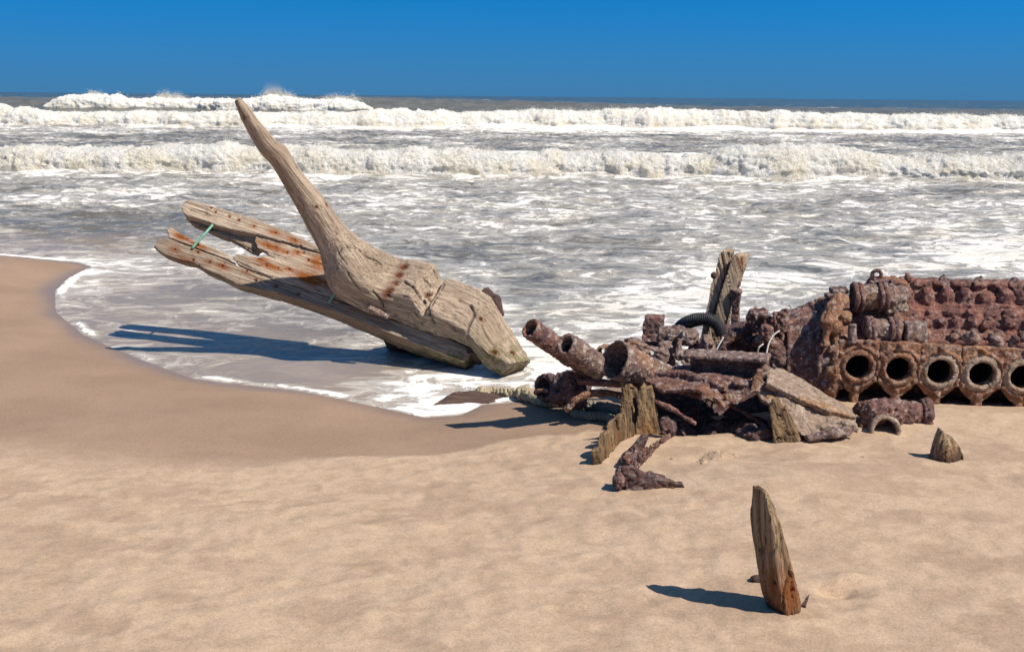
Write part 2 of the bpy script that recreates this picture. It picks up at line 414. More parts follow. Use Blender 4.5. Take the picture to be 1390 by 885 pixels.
def wood(name, s, mat, axis, parent=None, vox=.008, amp=1.0, crack=1.0, label=None, cat=None, group=None, base=None, seed=0, nails=(), stains=(), wetz=None, algae=None, sm=1, up=(0,0,1)):
    V, N, F = remesh(s.v, s.f, vox); V = smooth_mesh(V, F, sm)
    a, u, w = frame(axis, up); g = np.stack([V@a, V@u, V@w], 1) + seed*5.3
    d = amp*(.006*fbm(g*[2.5,9,9],3) + .0045*fbm(g*[5,45,45],3))
    wob = g + .02*np.stack([fbm(g*[2,5,5]+3,2)]*3,1)
    c1 = vnoise(wob*[1.6,26,26]+7); c2 = vnoise(wob*[4,60,60]+9)
    d -= crack*(.018*np.clip(1-np.abs(c1)/.07,0,1)*(fbm(g*[1,4,4]+11,2)>-.05) + .006*np.clip(1-np.abs(c2)/.12,0,1))
    st = np.zeros(len(V))
    for (p, rl, rw, k) in stains:
        dv = V-np.asarray(p); la = dv@a; lw = np.sqrt(np.maximum((dv**2).sum(1)-la**2,0)); st = np.maximum(st, k*np.exp(-(la/rl)**2-(lw/rw)**2))
    for (p, r) in nails:
        dd = np.sqrt(((V-np.asarray(p))**2).sum(1)); d -= 1.6*r*sst(1.15,.55,dd/r)
        st = np.maximum(st, .9*np.exp(-(dd/(1.5*r))**2))
    V2 = V + N*d[:,None]
    wt = np.zeros(len(V)) if wetz is None else sst(wetz[1], wetz[0], V[:,2]+.04*fbm(V*6,3))
    al = np.zeros(len(V)) if algae is None else sst(algae[1], algae[0], V[:,2]+.10*fbm(V*5+4,3))
    o = mesh_obj(name, V2, F, mat, parent, base, {'grain':g, 'stain':np.clip(st,0,1), 'wet':wt, 'algae':al})
    if label: tag(o, label, cat, group)
    return o
def catmull(pts, n=8):
    pts = [np.asarray(p,float) for p in pts]; q = [2*pts[0]-pts[1]]+pts+[2*pts[-1]-pts[-2]]; r = []
    for k in range(1, len(q)-2):
        for i in range(n):
            t = i/n; a,b_,c,d = q[k-1],q[k],q[k+1],q[k+2]
            r.append(.5*((2*b_)+(c-a)*t+(2*a-5*b_+4*c-d)*t*t+(3*b_-a-3*c+d)*t**3))
    r.append(pts[-1]); return r

# ------------------------------------------------------------------ terrain
SHORE_PX = [(-900,330),(-300,338),(0,347),(60,352),(108,357),(128,362),(97,377),(78,396),(80,424),(118,455),(180,482),(228,500),(262,513),(330,522),(400,529),(450,538),(520,553),(578,566),(622,563),(652,549),(690,546),(735,538),(800,528),(870,518),(1000,508),(1130,502),(1390,500),(2200,504)]
SHORE = np.array([G(*p)[:2] for p in SHORE_PX])
LAND = np.vstack([SHORE, [[300,7.5],[300,-200],[-300,-200],[-300,13]]])
DRY_PX = [(-700,575),(0,600),(70,612),(180,621),(300,623),(370,618),(450,609),(520,606),(590,598),(640,590),(700,580),(770,574),(900,560),(1100,540),(2000,540)]
DRYL = np.array([G(*p, .2)[:2] for p in DRY_PX]); DRYP = np.vstack([DRYL, [[300,5],[300,-200],[-300,-200],[-300,5]]])
def polyd(x, y, L):
    d = np.full(len(x), 1e9)
    for k in range(len(L)-1):
        ax, ay = L[k]; bx, by = L[k+1]; vx, vy = bx-ax, by-ay
        t = np.clip(((x-ax)*vx+(y-ay)*vy)/(vx*vx+vy*vy), 0, 1); d = np.minimum(d, np.hypot(x-ax-t*vx, y-ay-t*vy))
    return d
def inside(x, y, L):
    r = np.zeros(len(x), bool)
    for k in range(len(L)):
        ax, ay = L[k]; bx, by = L[(k+1)%len(L)]
        if ay == by: continue
        c = ((ay > y) != (by > y)) & (x < (bx-ax)*(y-ay)/(by-ay)+ax); r ^= c
    return r
def shore_sd(x, y): return polyd(x, y, SHORE)*np.where(inside(x, y, LAND), 1, -1)
def dry_sd(x, y): return polyd(x, y, DRYL)*np.where(inside(x, y, DRYP), 1, -1)
BUMPS = []     # (x, y, radius_x, radius_y, height)
def zs_base(x, y, sdv):
    z = np.where(sdv > 0, .37*(1-np.exp(-np.maximum(sdv,0)/2.3)), -.9*(1-np.exp(np.minimum(sdv,0)*.09)))
    for bx, by, rx, ry, h in BUMPS: z = z + h*np.exp(-((x-bx)/rx)**2-((y-by)/ry)**2)
    return z
def zs(x, y):
    x = np.atleast_1d(np.asarray(x,float)); y = np.atleast_1d(np.asarray(y,float)); return zs_base(x, y, shore_sd(x,y))
def GS(px, py):
    z = .2
    for _ in range(12):
        p = G(px, py, z); z = .5*z+.5*float(zs(p[0],p[1])[0])
    return G(px, py, z)

def bump_px(px, py, rx, ry, h):
    p = GS(px, py); BUMPS.append((p[0], p[1], rx, ry, h))
bump_px(1120, 535, .5, .35, .05)      # drift against the housing
bump_px(1330, 570, .9, .25, .05)
bump_px(960, 575, .45, .22, -.06)     # scour under the wreck
bump_px(1050, 655, .5, .25, .03)
bump_px(835, 610, .20, .14, .03)
bump_px(1065, 842, .10, .07, .012)
bump_px(1135, 800, .085, .045, -.045); bump_px(1150, 785, .10, .035, .022); bump_px(1105, 800, .03, .05, .006)
bump_px(945, 625, .055, .04, -.025); bump_px(975, 622, .06, .05, .02)
bump_px(1080, 682, .06, .05, -.010); bump_px(945, 690, .07, .05, -.012); bump_px(1240, 590, .10, .06, -.015)
bump_px(300, 612, .6, .1, -.008)
bump_px(745, 790, .05, .04, -.008); bump_px(110, 672, .05, .03, -.010)

def axis_grid(lo, hi, step, outlo, outhi, g=1.25):
    a = [lo]
    while a[-1] < hi: a.append(a[-1]+(step(a[-1]) if callable(step) else step))
    s = step(hi) if callable(step) else step
    while a[-1] < outhi: s *= g; a.append(a[-1]+s)
    s = step(lo) if callable(step) else step
    while a[0] > outlo: s *= g; a.insert(0, a[0]-s)
    return np.array(a)
def grid_faces(nx, ny):
    i = np.arange(ny-1)[:,None]*nx + np.arange(nx-1)[None,:]; i = i.ravel()
    return np.stack([i, i+1, i+nx+1, i+nx], 1)
def build_sand():
    xs = axis_grid(-5.2, 5.4, .0165, -300, 300); ys = axis_grid(2.3, 12.0, lambda y: .010+.0022*max(0,(y-2.3))**1.25, -200, 40)
    X, Y = np.meshgrid(xs, ys); x = X.ravel(); y = Y.ravel()
    sdv = shore_sd(x, y); z = zs_base(x, y, sdv)
    p = np.stack([x, y, 0*x], 1); near = (np.abs(x) < 12) & (y > 0) & (y < 20)
    dsd = dry_sd(x, y); dryn = dsd + .10*fbm(p*3.0,4) + .05*fbm(p*11,3)
    soft = sst(-.8,-2.2,x); dry = sst(-.03-.25*soft, .09+.35*soft, dryn)
    right = sst(.6, 1.6, x) ; rip = (1-.35*right)*dry
    w = p + .10*np.stack([fbm(p*2.2+5,2), fbm(p*2.2+15,2), 0*x],1)
    c30, s30 = math.cos(.5), math.sin(.5)
    r = np.stack([(w[:,0]*c30+w[:,1]*s30)*9.0, (-w[:,0]*s30+w[:,1]*c30)*5.5, 0*x],1)
    rid = 1-np.abs(vnoise(r)); rid2 = 1-np.abs(vnoise(r*2.1+7))
    land = sst(0.02, .5, sdv)
    z = z + land*(.016*fbm(p*1.4,3)) + rip*(.0065*(rid**2-.4) + .0045*(rid2-.5) + .004*fbm(p*16,3)) + dry*.007*(1-soft) + land*.0012*fbm(p*45,2)
    # ragged crumbs of broken crust by the bracket
    for q, rr, h in ((GS(962,622), .085, .022), (GS(1130,805), .10, .012), (GS(112,672), .04, .010), (GS(935,688), .06, .012), (GS(1050,676),.05,.008), (GS(690,620),.05,.010)):
        e = np.exp(-((x-q[0])/rr)**2-((y-q[1])/(rr*.7))**2); z = z + e*h*(billow(p*34+3,3)*1.3+.1)
    wet = sst(.30, -.02, sdv + .10*fbm(p*1.6,3))*.85
    patch = sst(.05, .22, fbm(np.stack([x*3.4,y*6.0,0*x],1)+40,5,.62))*sst(.1,.6,dsd) 
    patch = np.maximum(patch, .8*sst(.3,.5, fbm(np.stack([x*3,y*5,0*x],1)+70,3)))
    wet = np.where(near, wet, 0)
    o = mesh_obj('sand', np.stack([x,y,z],1), grid_faces(len(xs), len(ys)), 'sand', base=(0,0,0), attrs={'dry':dry,'wet':wet,'patch':patch})
    tag(o, 'pale brown beach sand, rippled and dry in front, damp and smooth beside the water', 'sand', kind='structure')
build_sand()

# ------------------------------------------------------------------ sea
B1Y = lambda x: 27.0 + .045*(-x) + .5*np.sin(x*.21+.6) + .25*np.sin(x*.63)
B2Y = lambda x: 66.0 + .055*x + 1.2*np.sin(x*.09+1.0)
B3Y = lambda x: 122.0 + .03*x + 1.5*np.sin(x*.05)
def swell(x, y, yc, h, front, back):
    t = y-yc; return h*np.where(t < 0, np.exp(-(t/front)**2), np.exp(-(t/back)**2))
def sea_z(x, y):
    p = np.stack([x, y, 0*x], 1)
    a = np.interp(y, [0,7,9,12,18,26,60,120,400,3000], [.0,.003,.016,.045,.075,.08,.12,.14,.30,.3])
    z = a*(fbm(p*[.55,.9,1],4)*.9 + .9*(billow(p*[1.1,1.9,1]+5,3)-.35)*np.interp(y,[8,12,60,100],[.3,1,1,.4]))
    z += swell(x, y, B1Y(x)+1.6, .50, 1.0, 3.0) + swell(x, y, B2Y(x)+2.0, .85, 1.6, 6.0)
    h3 = np.interp(x, [-75,-58,-16,0,25,70], [1.45,1.5,1.80,1.55,1.05,.95])
    z += swell(x, y, B3Y(x)+3, h3, 3.5, 9.0)
    z += swell(x, y, 190+.1*x, .5, 9, 14) + swell(x, y, 290, .5, 14, 20)
    return z
def build_sea():
    ys = [5.2]
    while ys[-1] < 3500:
        y = ys[-1]; px = y*y/(FPX*CAMH)
        d = min(max(.016, px*.62), float(np.interp(y, [5,15,26,32,60,72,115,130,160,300], [.05,.06,.06,.11,.14,.14,.30,.30,.8,6])) if y < 300 else px*.3)
        ys.append(y+d)
    ys = np.array(ys); nx = 620; u = np.linspace(-1,1,nx); hw = .92*ys+4
    X = u[None,:]*hw[:,None]; Y = np.repeat(ys[:,None], nx, 1); x = X.ravel(); y = Y.ravel()
    nearm = y < 30
    sdv = np.full(len(x), -50.0); sdv[nearm] = shore_sd(x[nearm], y[nearm])
    z = sea_z(x, y); off = -sdv                                    # offshore distance
    p = np.stack([x, y, 0*x], 1)
    z = z*sst(.0, 2.2, off)
    edge = np.exp(-((off-.04)/.04)**2)
    z += .012*np.exp(-((off-.06)/.06)**2)*(.6+.6*fbm(p*9,2)) + .003
    foam = np.interp(y, [7,9,11,14,18,22,25.5,26.6,29,33,40,50,60,64,66,70,80,100,118,130,150,200,3000],
                        [.44,.49,.52,.53,.50,.53,.58,.66,.95,.72,.46,.46,.55,.7,.9,.75,.45,.25,.10,.38,.22,.17,.12])
    foam += .06*sst(-1.5, 3.5, x)*sst(28,22,y) - .06*sst(-1.0,-5.0,x)*sst(20,10,y)
    foam += .30*fbm(p*.35+8,3)*np.interp(y,[0,30,60],[.6,.6,1])*sst(3,8,y)
    foam += .55*edge*sst(-.35,.25,fbm(p*[1.3,1.3,1]+3,3)) + .08*np.exp(-(off/.6)**2)
    for px, py, r, k in ((575,520,.45,.16),(640,525,.35,.10),(520,535,.30,.20),(610,552,.22,.28),(740,475,.6,.20),(860,420,.9,.06),(760,500,.4,.15),(500,470,.35,.22),(300,395,.8,-.12),(330,455,.9,-.10),(420,505,.5,-.25),(30,300,2.0,-.15),(1330,350,.9,.2)):
        q = G(px,py); foam += k*np.exp(-((x-q[0])**2+((y-q[1])*.8)**2)/r**2)
    foam = np.where((y > 84) & (y < B3Y(x)+3), foam-.5*sst(84,95,y), foam)
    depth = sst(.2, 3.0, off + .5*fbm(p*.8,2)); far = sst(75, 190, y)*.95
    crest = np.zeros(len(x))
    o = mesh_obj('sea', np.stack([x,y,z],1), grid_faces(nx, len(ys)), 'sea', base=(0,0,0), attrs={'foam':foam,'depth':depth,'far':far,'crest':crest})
    tag(o, 'foamy grey brown sea washing onto the sand and running out to the horizon', 'sea', kind='structure')
build_sea()

def breaker(x0, x1, dx, Yf, h, w, lab, nrow, seed, sc, ends=0.0, spray=0, sprayh=.3):
    xs = np.arange(x0, x1, dx); t = np.linspace(0, 1, nrow); X, T = np.meshgrid(xs, t); x = X.ravel(); t = T.ravel()
    p1 = np.stack([x, 0*x+seed, 0*x], 1)
    hh = h(x)*(1+.42*fbm(p1*[.22/sc,1,1],3)+.16*fbm(p1*[1.6/sc,1,1],3)); e = np.ones(len(x))
    if ends: e = sst(x0, x0+ends, x)*sst(x1, x1-ends, x); hh = hh*e
    # rounded front then gentle back
    yy = np.where(t < .55, w*.35*(1-np.sqrt(np.maximum(1-(t/.55)**2,0))), w*(.35+.65*(t-.55)/.45))
    zz = np.where(t < .55, np.sin(np.minimum(t/.55,1)*math.pi/2)**.8, 1-.75*sst(.55,1.05,t))
    y = Yf(x) + yy + .5*sc*fbm(p1*[.5/sc,1,1]+3,3); z = -.04 + hh*zz
    V = np.stack([x,y,z],1); V3 = V.reshape(nrow, len(xs), 3)
    du = np.gradient(V3, axis=1); dv = np.gradient(V3, axis=0); N = np.cross(du, dv).reshape(-1,3); N /= np.maximum(np.linalg.norm(N,axis=1),1e-9)[:,None]
    env = (sst(0,.10,t)*(1-.5*sst(.7,1,t)))*e
    q = V/sc
    d = env*sc*(.10*(billow(q*[1.3,1.3,1.9]+seed,4,.55)-.3) + .13*fbm(q*[.8,.8,1.6]+seed,4) + .075*fbm(q*6+seed,4,.6) + .045*(billow(q*14+seed,2,.6)-.2))
    V = V + N*d[:,None]; V[:,2] += .05*sc*env*np.maximum(0, fbm(q*9+2,2))*sst(.3,.55,t)
    o = mesh_obj('breaking_wave', V, grid_faces(len(xs), nrow), 'foam', base=(float((x0+x1)/2), float(Yf(np.array([(x0+x1)/2]))[0]), 0), attrs={'up':zz})
    tag(o, lab, 'wave', kind='stuff')
    if spray:
        r = np.random.RandomState(seed); crest = V.reshape(nrow, len(xs), 3)[int(nrow*.55)]
        lump = np.clip(fbm(np.stack([crest[:,0]*.55/sc, 0*xs+seed, 0*xs],1),3)+.15, 0.02, 1)**1.6; lump = lump*e.reshape(nrow,-1)[0]; cdf = np.cumsum(lump)/lump.sum()
        idx = np.searchsorted(cdf, r.rand(spray)); idx = np.clip(idx, 0, len(xs)-1)
        up = np.abs(r.randn(spray))*sprayh*(.25+lump[idx]); c = crest[idx] + np.stack([r.randn(spray)*dx*2, r.randn(spray)*.15*sc, up-.03*sc],1)
        s = sc*(.010+.022*r.rand(spray)**2)/(1+2.0*up/sprayh)
        T4 = np.array([[1,1,1],[1,-1,-1],[-1,1,-1],[-1,-1,1]],float)
        rv = T4[None]*s[:,None,None]*(0.6+.8*r.rand(spray,4,1)); W = (c[:,None,:]+rv).reshape(-1,3)
        k = np.arange(spray)[:,None]*4
        Fc = np.concatenate([k+np.array([[0,1,2]]),k+np.array([[0,3,1]]),k+np.array([[0,2,3]]),k+np.array([[1,3,2]])])
        sp = mesh_obj('spray', W, Fc, 'foam', parent=o, attrs={'up':np.ones(len(W))}); sp['kind'] = 'stuff'
b1h = lambda x: .60 + .12*sst(3,14,x) + 0*x
breaker(-28, 27, .042, B1Y, b1h, 3.4, 'nearest long roller of cream white foam, closest to the wreck', 64, 3, .85, spray=5000, sprayh=.12)
breaker(-62, 60, .085, B2Y, lambda x: 1.05+.18*sst(20,45,x)+0*x, 5.5, 'middle long roller of white foam, behind the nearest one', 48, 8, 1.5, spray=6000, sprayh=.25)
breaker(-57, -14.5, .11, lambda x: B3Y(x)-1.5, lambda x: 1.62+.22*sst(-40,-25,x)+0*x, 7.0, 'farthest breaking crest with spray, on the horizon behind the curved timber tip', 44, 13, 2.2, ends=5.0, spray=5000, sprayh=.9)

# ------------------------------------------------------------------ the timber bow
def build_bow():
    o0, o1, o2 = P(208,334,8.25), P(250,278,8.47), P(629,486,7.42)
    Nn = unit(np.cross(o2-o0, o1-o0))
    if Nn[2] < 0: Nn = -Nn
    axis = unit(o2-o0)
    base = G(600,497,0.0)
    t = empty('timber_bow', base, 'grey driftwood boat bow with tall curved horn leaning out of the swash', 'ship timber')
    D = lambda px, py, up=0.0: onplane(px, py, o0+Nn*up, Nn)
    pol = lambda L, up=0.0: [D(x,y,up) for x,y in L]
    nl = lambda L, r=.011, up=0.0: [(D(x,y,up), r) for x,y in L]
    sx = lambda L, up=0.0: [(D(x,y,up), rl, rw, k) for x,y,rl,rw,k in L]
    nB = unit(np.cross(axis, Nn)); oB = D(430,415); LF = lambda x,y: onplane(x,y,oB,nB)
    # near beam
    s = S()
    low = [(208,335),(222,345),(245,353),(262,356),(278,366),(298,374),(318,384),(339,390),(380,399),(430,415),(490,436),(530,453),(580,472),(629,491)]
    top = [(646,474),(600,456),(545,437),(500,421),(460,408),(416,393),(380,383),(350,371),(321,359),(300,350),(272,340),(250,331),(229,323),(216,323)]
    s.loft([pol(low+top), [D(x,y)-Nn*float(np.interp(x,[208,300,430,500,540,629],[.10,.15,.19,.26,.28,.24])) for x,y in low+top]])
    b = wood('hull_beam', s, 'beam', axis, t, .0085, 1.0, .8, seed=1, wetz=(-.02,.10), algae=(.05,.28),
         nails=nl([(237,339),(268,342),(284,356),(301,361),(334,368),(347,380),(374,388),(262,353),(405,399)]) + [(LF(x,y), .017) for x,y in ((314,382),(447,432),(360,402),(400,416),(253,358))],
         stains=sx([(250,355,.10,.04,.7),(284,356,.05,.03,.7),(301,361,.07,.03,.9),(237,339,.06,.03,.8),(268,342,.05,.02,.7),(334,368,.06,.03,.6)]))
    s = S(); s.prism(pol([(226,311),(229,322),(250,330),(272,339),(300,349),(318,357),(311,346),(296,339),(264,327),(245,317),(232,309)], .004), -Nn*.09)
    wood('plank', s, 'plank', axis, t, .008, 1.0, 1.0, seed=2, nails=nl([(252,322),(268,333)]), stains=sx([(248,322,.10,.035,1.0),(268,334,.10,.035,.9)]))
    # middle planks
    s = S(); s.prism(pol([(321,357),(314,349),(322,344),(336,347),(349,350),(364,346),(358,340),(349,336),(345,326),(348,319),(380,328),(412,337),(445,346),(480,357),(520,385),(520,418),(460,407),(416,392),(380,382),(350,370)], .002), -Nn*.07)
    wood('plank', s, 'plank', axis, t, .008, .9, .8, seed=3,
         nails=nl([(362,334),(375,336),(389,343),(403,343),(418,353),(350,351),(361,361),(377,363),(392,366),(352,319),(412,343)], .010),
         stains=sx([(368,335,.16,.030,.95),(389,343,.09,.03,.85),(403,343,.06,.03,.8),(437,358,.13,.07,1.0),(352,352,.10,.025,.9),(369,362,.15,.03,.85),(392,366,.06,.03,.9),(422,379,.18,.06,1.0),(437,384,.10,.05,.9),(378,328,.06,.03,.6),(440,362,.1,.05,.8)]))
    # far beam and the broken rail under it
    s = S(); s.prism(pol([(250,273),(245,284),(253,293),(280,301),(316,312),(348,318),(380,327),(412,336),(445,345),(485,357),(478,350),(436,336),(393,315),(348,297),(312,287),(272,275),(258,271)], .02), -Nn*.13)
    wood('hull_beam', s, 'plank', axis, t, .008, 1.0, 1.0, seed=4,
         nails=nl([(286,282),(292,288),(311,294),(324,299),(344,307),(373,316),(400,326),(408,334)], .010, .02),
         stains=sx([(373,316,.07,.025,.9),(400,326,.08,.025,.9),(344,307,.04,.02,.6)], .02))
    s = S(); s.prism(pol([(251,294),(266,299),(300,311),(345,321),(354,331),(352,338),(345,343),(335,337),(318,327),(298,320),(278,311),(262,306)], -.05), -Nn*.08)
    wood('broken_rail', s, 'drift', axis, t, .008, 1.3, 1.4, seed=5)
    # dark underside timbers and torn fastening chunk
    inn = nB if np.dot(nB, CC-oB) < 0 else -nB
    s = S(); s.prism([LF(x,y)+inn*.05 for x,y in ((507,450),(535,460),(570,470),(610,482),(645,490),(652,502),(620,504),(585,500),(555,494),(540,486),(528,488),(519,474),(514,462))], inn*.16)
    s.ball(LF(530,474)+inn*.06,(.06,.05,.06)); s.ball(LF(560,484)+inn*.06,(.07,.05,.05))
    wood('under_timber', s, 'bark', axis, t, .010, 2.2, 1.5, seed=6, wetz=(-.05,.30))
    # curved stem with its horn
    tab = [((326,131),(321,133),(317,138),7.30,1),((338,144),(330,148),(323,152),7.32,1),((350,161),(341,166),(331,170),7.36,1),((374,190),(363,198),(352,206),7.42,1),
           ((390,205),(379,215),(368,224),7.47,1),((416,240),(403,251),(390,262),7.54,1),((440,269),(425,284),(411,299),7.62,1),((470,308),(450,327),(434,342),7.68,1),
           ((500,335),(473,365),(450,390),7.70,.85),((534,352),(507,393),(490,416),7.72,.45),((556,354),(538,398),(535,432),7.70,.12),((588,357),(556,400),(562,445),7.66,0),
           ((602,386),(575,430),(588,453),7.64,0),((606,377),(583,418),(592,455),7.60,0),((643,389),(613,436),(620,463),7.55,0),((664,402),(634,450),(640,471),7.50,0),((692,445),(662,478),(658,496),7.44,0),((721,490),(694,493),(680,511),7.38,0)]
    quads = []
    for TB, TF, BF, Y, h in tab:
        w = np.linalg.norm(P(*TB,Y)-P(*BF,Y))
        if h > .6: q = [P(*TB,Y), P(*TF,Y-.5*w), P(*BF,Y), None]; q[3] = P((TB[0]+BF[0])/2,(TB[1]+BF[1])/2, Y+.5*w)
        else:
            q = [P(*TB,Y+.12), P(*TF,Y-.15), P(*BF,Y-.07), None]; q[3] = q[2]+(q[0]-q[1])*.95
        quads.append((np.array(q), h))
    rings = []
    pts = [q.ravel() for q,h in quads]; hs = [h for q,h in quads]
    dense = []
    cm = catmull(pts[:11], 6)[:-1]
    for i, p in enumerate(cm): dense.append((p.reshape(4,3), float(np.interp(i/6, range(11), hs[:11]))))
    for q, h in quads[10:]: dense.append((q, h))
    n = 40
    for q, h in dense:
        r = []
        for i in range(n):
            a = 2*math.pi*i/n; e = 2/(2+ (1-h)*7); ca, sa = math.cos(a), math.sin(a)
            u = math.copysign(abs(ca)**e, ca); v = math.copysign(abs(sa)**e, sa); k = 1.09+.31*h; u *= k; v *= k
            # bilinear over the quad: (1,1) TB, (-1,1) TF, (-1,-1) BF, (1,-1) BB
            r.append(((1+u)*(1+v)*q[0]+(1-u)*(1+v)*q[1]+(1-u)*(1-v)*q[2]+(1+u)*(1-v)*q[3])/4)
        rings.append(r)
    s = S(); s.loft(rings)
    V, N, F = remesh(s.v, s.f, .0075); V = smooth_mesh(V, F, 1)
    # grain follows the bend: coordinate along the centre line
    cl = np.array([np.mean(r,0) for r in rings]); seg = np.r_[0, np.cumsum(np.linalg.norm(np.diff(cl,axis=0),axis=1))]
    # nearest centre-line station
    st = np.zeros(len(V)); best = np.full(len(V), 1e9); lat = np.zeros((len(V),3))
    for k in range(len(cl)-1):
        d = cl[k+1]-cl[k]; L2 = d@d; tt = np.clip((V-cl[k])@d/L2, 0, 1); c = cl[k]+tt[:,None]*d; e = ((V-c)**2).sum(1); m = e < best
        best[m] = e[m]; st[m] = seg[k]+tt[m]*math.sqrt(L2); lat[m] = (V-c)[m]
    w_ = unit(np.cross(axis, Nn))
    g = np.stack([st, lat@Nn, lat@w_], 1)
    body = sst(1.05, 1.35, st); 
    d = .006*fbm(g*[2.5,9,9],3) + (.0022+.0035*body)*fbm(g*[4,40,40],3)
    c1 = vnoise(g*[.8,17,17]+7); d -= (.002+.020*body)*np.clip(1-np.abs(c1)/.045,0,1)*sst(-.02,.12,fbm(g*[1,3,3]+11,2))
    end = sst(1.75, 2.0, st); c2 = vnoise(g*[7,60,40]+2); d -= end*.008*np.clip(1-np.abs(c2)/.2,0,1) 
    d -= .010*end*np.clip(fbm(V*22,3)-.15,0,1)*2
    # knuckle of an old branch on the right edge
    kn = P(385,203,7.45); d += .014*np.exp(-((V-kn)**2).sum(1)/.05**2)
    stn = np.zeros(len(V)); holes = [(P(446,276,7.45),.010),(P(431,284,7.45),.008),(P(585,399,7.5),.014),(P(524,404,7.55),.010),(P(656,431,7.4),.014),(P(672,474,7.35),.020),(P(698,476,7.35),.016)]
    for c, r in holes:
        # snap each hole to the surface along its view ray
        k = unit(c-CC); rel = V-CC; al = rel@k; off = np.linalg.norm(rel-al[:,None]*k,axis=1); cand = np.where(off < .02)[0]
        if len(cand) == 0: continue
        c = V[cand[np.argmin(al[cand])]]; dd = np.linalg.norm(V-c,axis=1); d -= 1.5*r*sst(1.2,.5,dd/r); stn = np.maximum(stn, np.exp(-(dd/(1.8*r))**2))
    # rust band where an iron strap sat
    pa = []
    for x, y in ((548,358),(541,370),(534,381),(527,391),(521,400)):
        k = ray(x,y); k = unit(k); rel = V-CC; al = rel@k; off = np.linalg.norm(rel-al[:,None]*k,axis=1); cand = np.where(off < .02)[0]
        if len(cand): pa.append(V[cand[np.argmin(al[cand])]])
    for c in pa:
        dd = np.linalg.norm(V-c,axis=1); stn = np.maximum(stn, 1.0*np.exp(-(dd/.038)**2)); d -= .012*sst(1.2,.3,dd/.04)
    # drying cracks
    crk_shade = np.zeros(len(V))
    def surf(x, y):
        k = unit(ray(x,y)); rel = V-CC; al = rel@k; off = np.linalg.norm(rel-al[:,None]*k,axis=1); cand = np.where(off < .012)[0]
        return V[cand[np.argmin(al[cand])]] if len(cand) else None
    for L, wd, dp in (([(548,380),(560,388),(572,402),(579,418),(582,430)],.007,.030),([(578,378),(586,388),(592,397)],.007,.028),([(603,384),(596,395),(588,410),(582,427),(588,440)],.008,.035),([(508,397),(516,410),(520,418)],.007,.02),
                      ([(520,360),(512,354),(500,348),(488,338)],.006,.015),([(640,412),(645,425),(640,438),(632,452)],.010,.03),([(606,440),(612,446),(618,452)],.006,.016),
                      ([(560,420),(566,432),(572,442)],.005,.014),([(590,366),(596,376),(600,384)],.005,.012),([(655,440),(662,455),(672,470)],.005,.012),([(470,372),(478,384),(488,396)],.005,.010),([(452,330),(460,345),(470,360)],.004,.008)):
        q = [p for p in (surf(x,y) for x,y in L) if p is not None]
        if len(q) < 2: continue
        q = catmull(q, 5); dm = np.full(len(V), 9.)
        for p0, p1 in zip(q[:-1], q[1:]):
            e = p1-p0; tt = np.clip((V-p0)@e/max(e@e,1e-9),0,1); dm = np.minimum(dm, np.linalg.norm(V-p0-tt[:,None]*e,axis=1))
        d -= dp*np.exp(-(dm/wd)**2); crk_shade = np.maximum(crk_shade, np.exp(-(dm/(wd*.9))**2))
    wt = sst(.07,-.01, V[:,2]+.03*fbm(V*6,3)); al_ = sst(.42,.10, V[:,2]+.14*fbm(V*5+4,3))*sst(1.6,1.9,st)*.8
    V = V + N*d[:,None]
    mesh_obj('stem', V, F, 'horn', t, attrs={'grain':g,'stain':np.clip(stn,0,1),'wet':wt,'algae':al_,'crk_shade':crk_shade})
    # dark knotted stump behind the stem end
    s = S(); s.tube([P(655,398,7.75), P(668,410,7.7), P(676,432,7.68)], [.06,.085,.06]); wood('stump', s, 'bark', (.5,0,-1), t, .008, 2.5, 2.0, seed=8)
    # green copper rods
    s = S(); s.tube([D(261,337,.01), D(276,320,.035), D(291,303,.0)], .0115, 12); o = metal('rod', s, 'green', t, .005, .15)
    o['label'] = 'pale green copper rod between the two beam ends'
    s = S(); s.tube([D(446,411,.005), D(459,392,.05)], .011, 12); metal('rod', s, 'green', t, .005, .15)
    # bolts
    for x, y, r in ((543,470,.026),):
        s = S(); c = LF(x,y); s.ball(c, (r,r,r*.7)); metal('bolt', s, 'rust_pale', t, .006, .4)
    s = S(); s.tube([P(500,418,7.58),P(515,425,7.56),P(527,431,7.55)], [.022,.026,.018]); metal('bolt', s, 'rust_grey', t, .006, .7)
    for x, y, Y in ((672,474,7.40),(585,399,7.53)):
        s = S(); s.ball(P(x,y,Y), .018); metal('bolt', s, 'rust_orange', t, .006, .6)
build_bow()

# ------------------------------------------------------------------ posts and stubs in the sand
def section_post(rows, Y0, yaw, prof=7.0, depth=.8, tiltY=0.0, grow=1.1, dv=None):
    """rows: (left px, right px, y px) from top to bottom; square section turned by yaw"""
    rings = []; n = 36; c, sn = math.cos(yaw), math.sin(yaw); ybot = rows[-1][2]
    for k, (l, r, y) in enumerate(rows):
        Y = Y0 + tiltY*(ybot-y)/100.0
        a, b_ = P(l,y,Y), P(r,y,Y); m = (a+b_)/2; hw = grow*np.linalg.norm(b_-a)/2/(abs(c)+depth*abs(sn)); hv = hw*depth
        if dv: hv = dv*min(1, .45+.55*k/3); hw = max(.007, (grow*np.linalg.norm(b_-a)/2-hv*abs(sn))/abs(c))
        ring = []
        for i in range(n):
            q = 4*i/n; sd_ = int(q); w_ = 2*(q-sd_)-1; u, v = ((w_,-1),(1,w_),(-w_,1),(-1,-w_))[sd_]; rd = 1/(abs(u)**prof+abs(v)**prof)**(1/prof); u *= rd*hw; v *= rd*hv
            ring.append(m + np.array([u*c-v*sn, u*sn+v*c, 0]))
        rings.append(ring)
    return rings
b = GS(1063,826); Y = b[1]
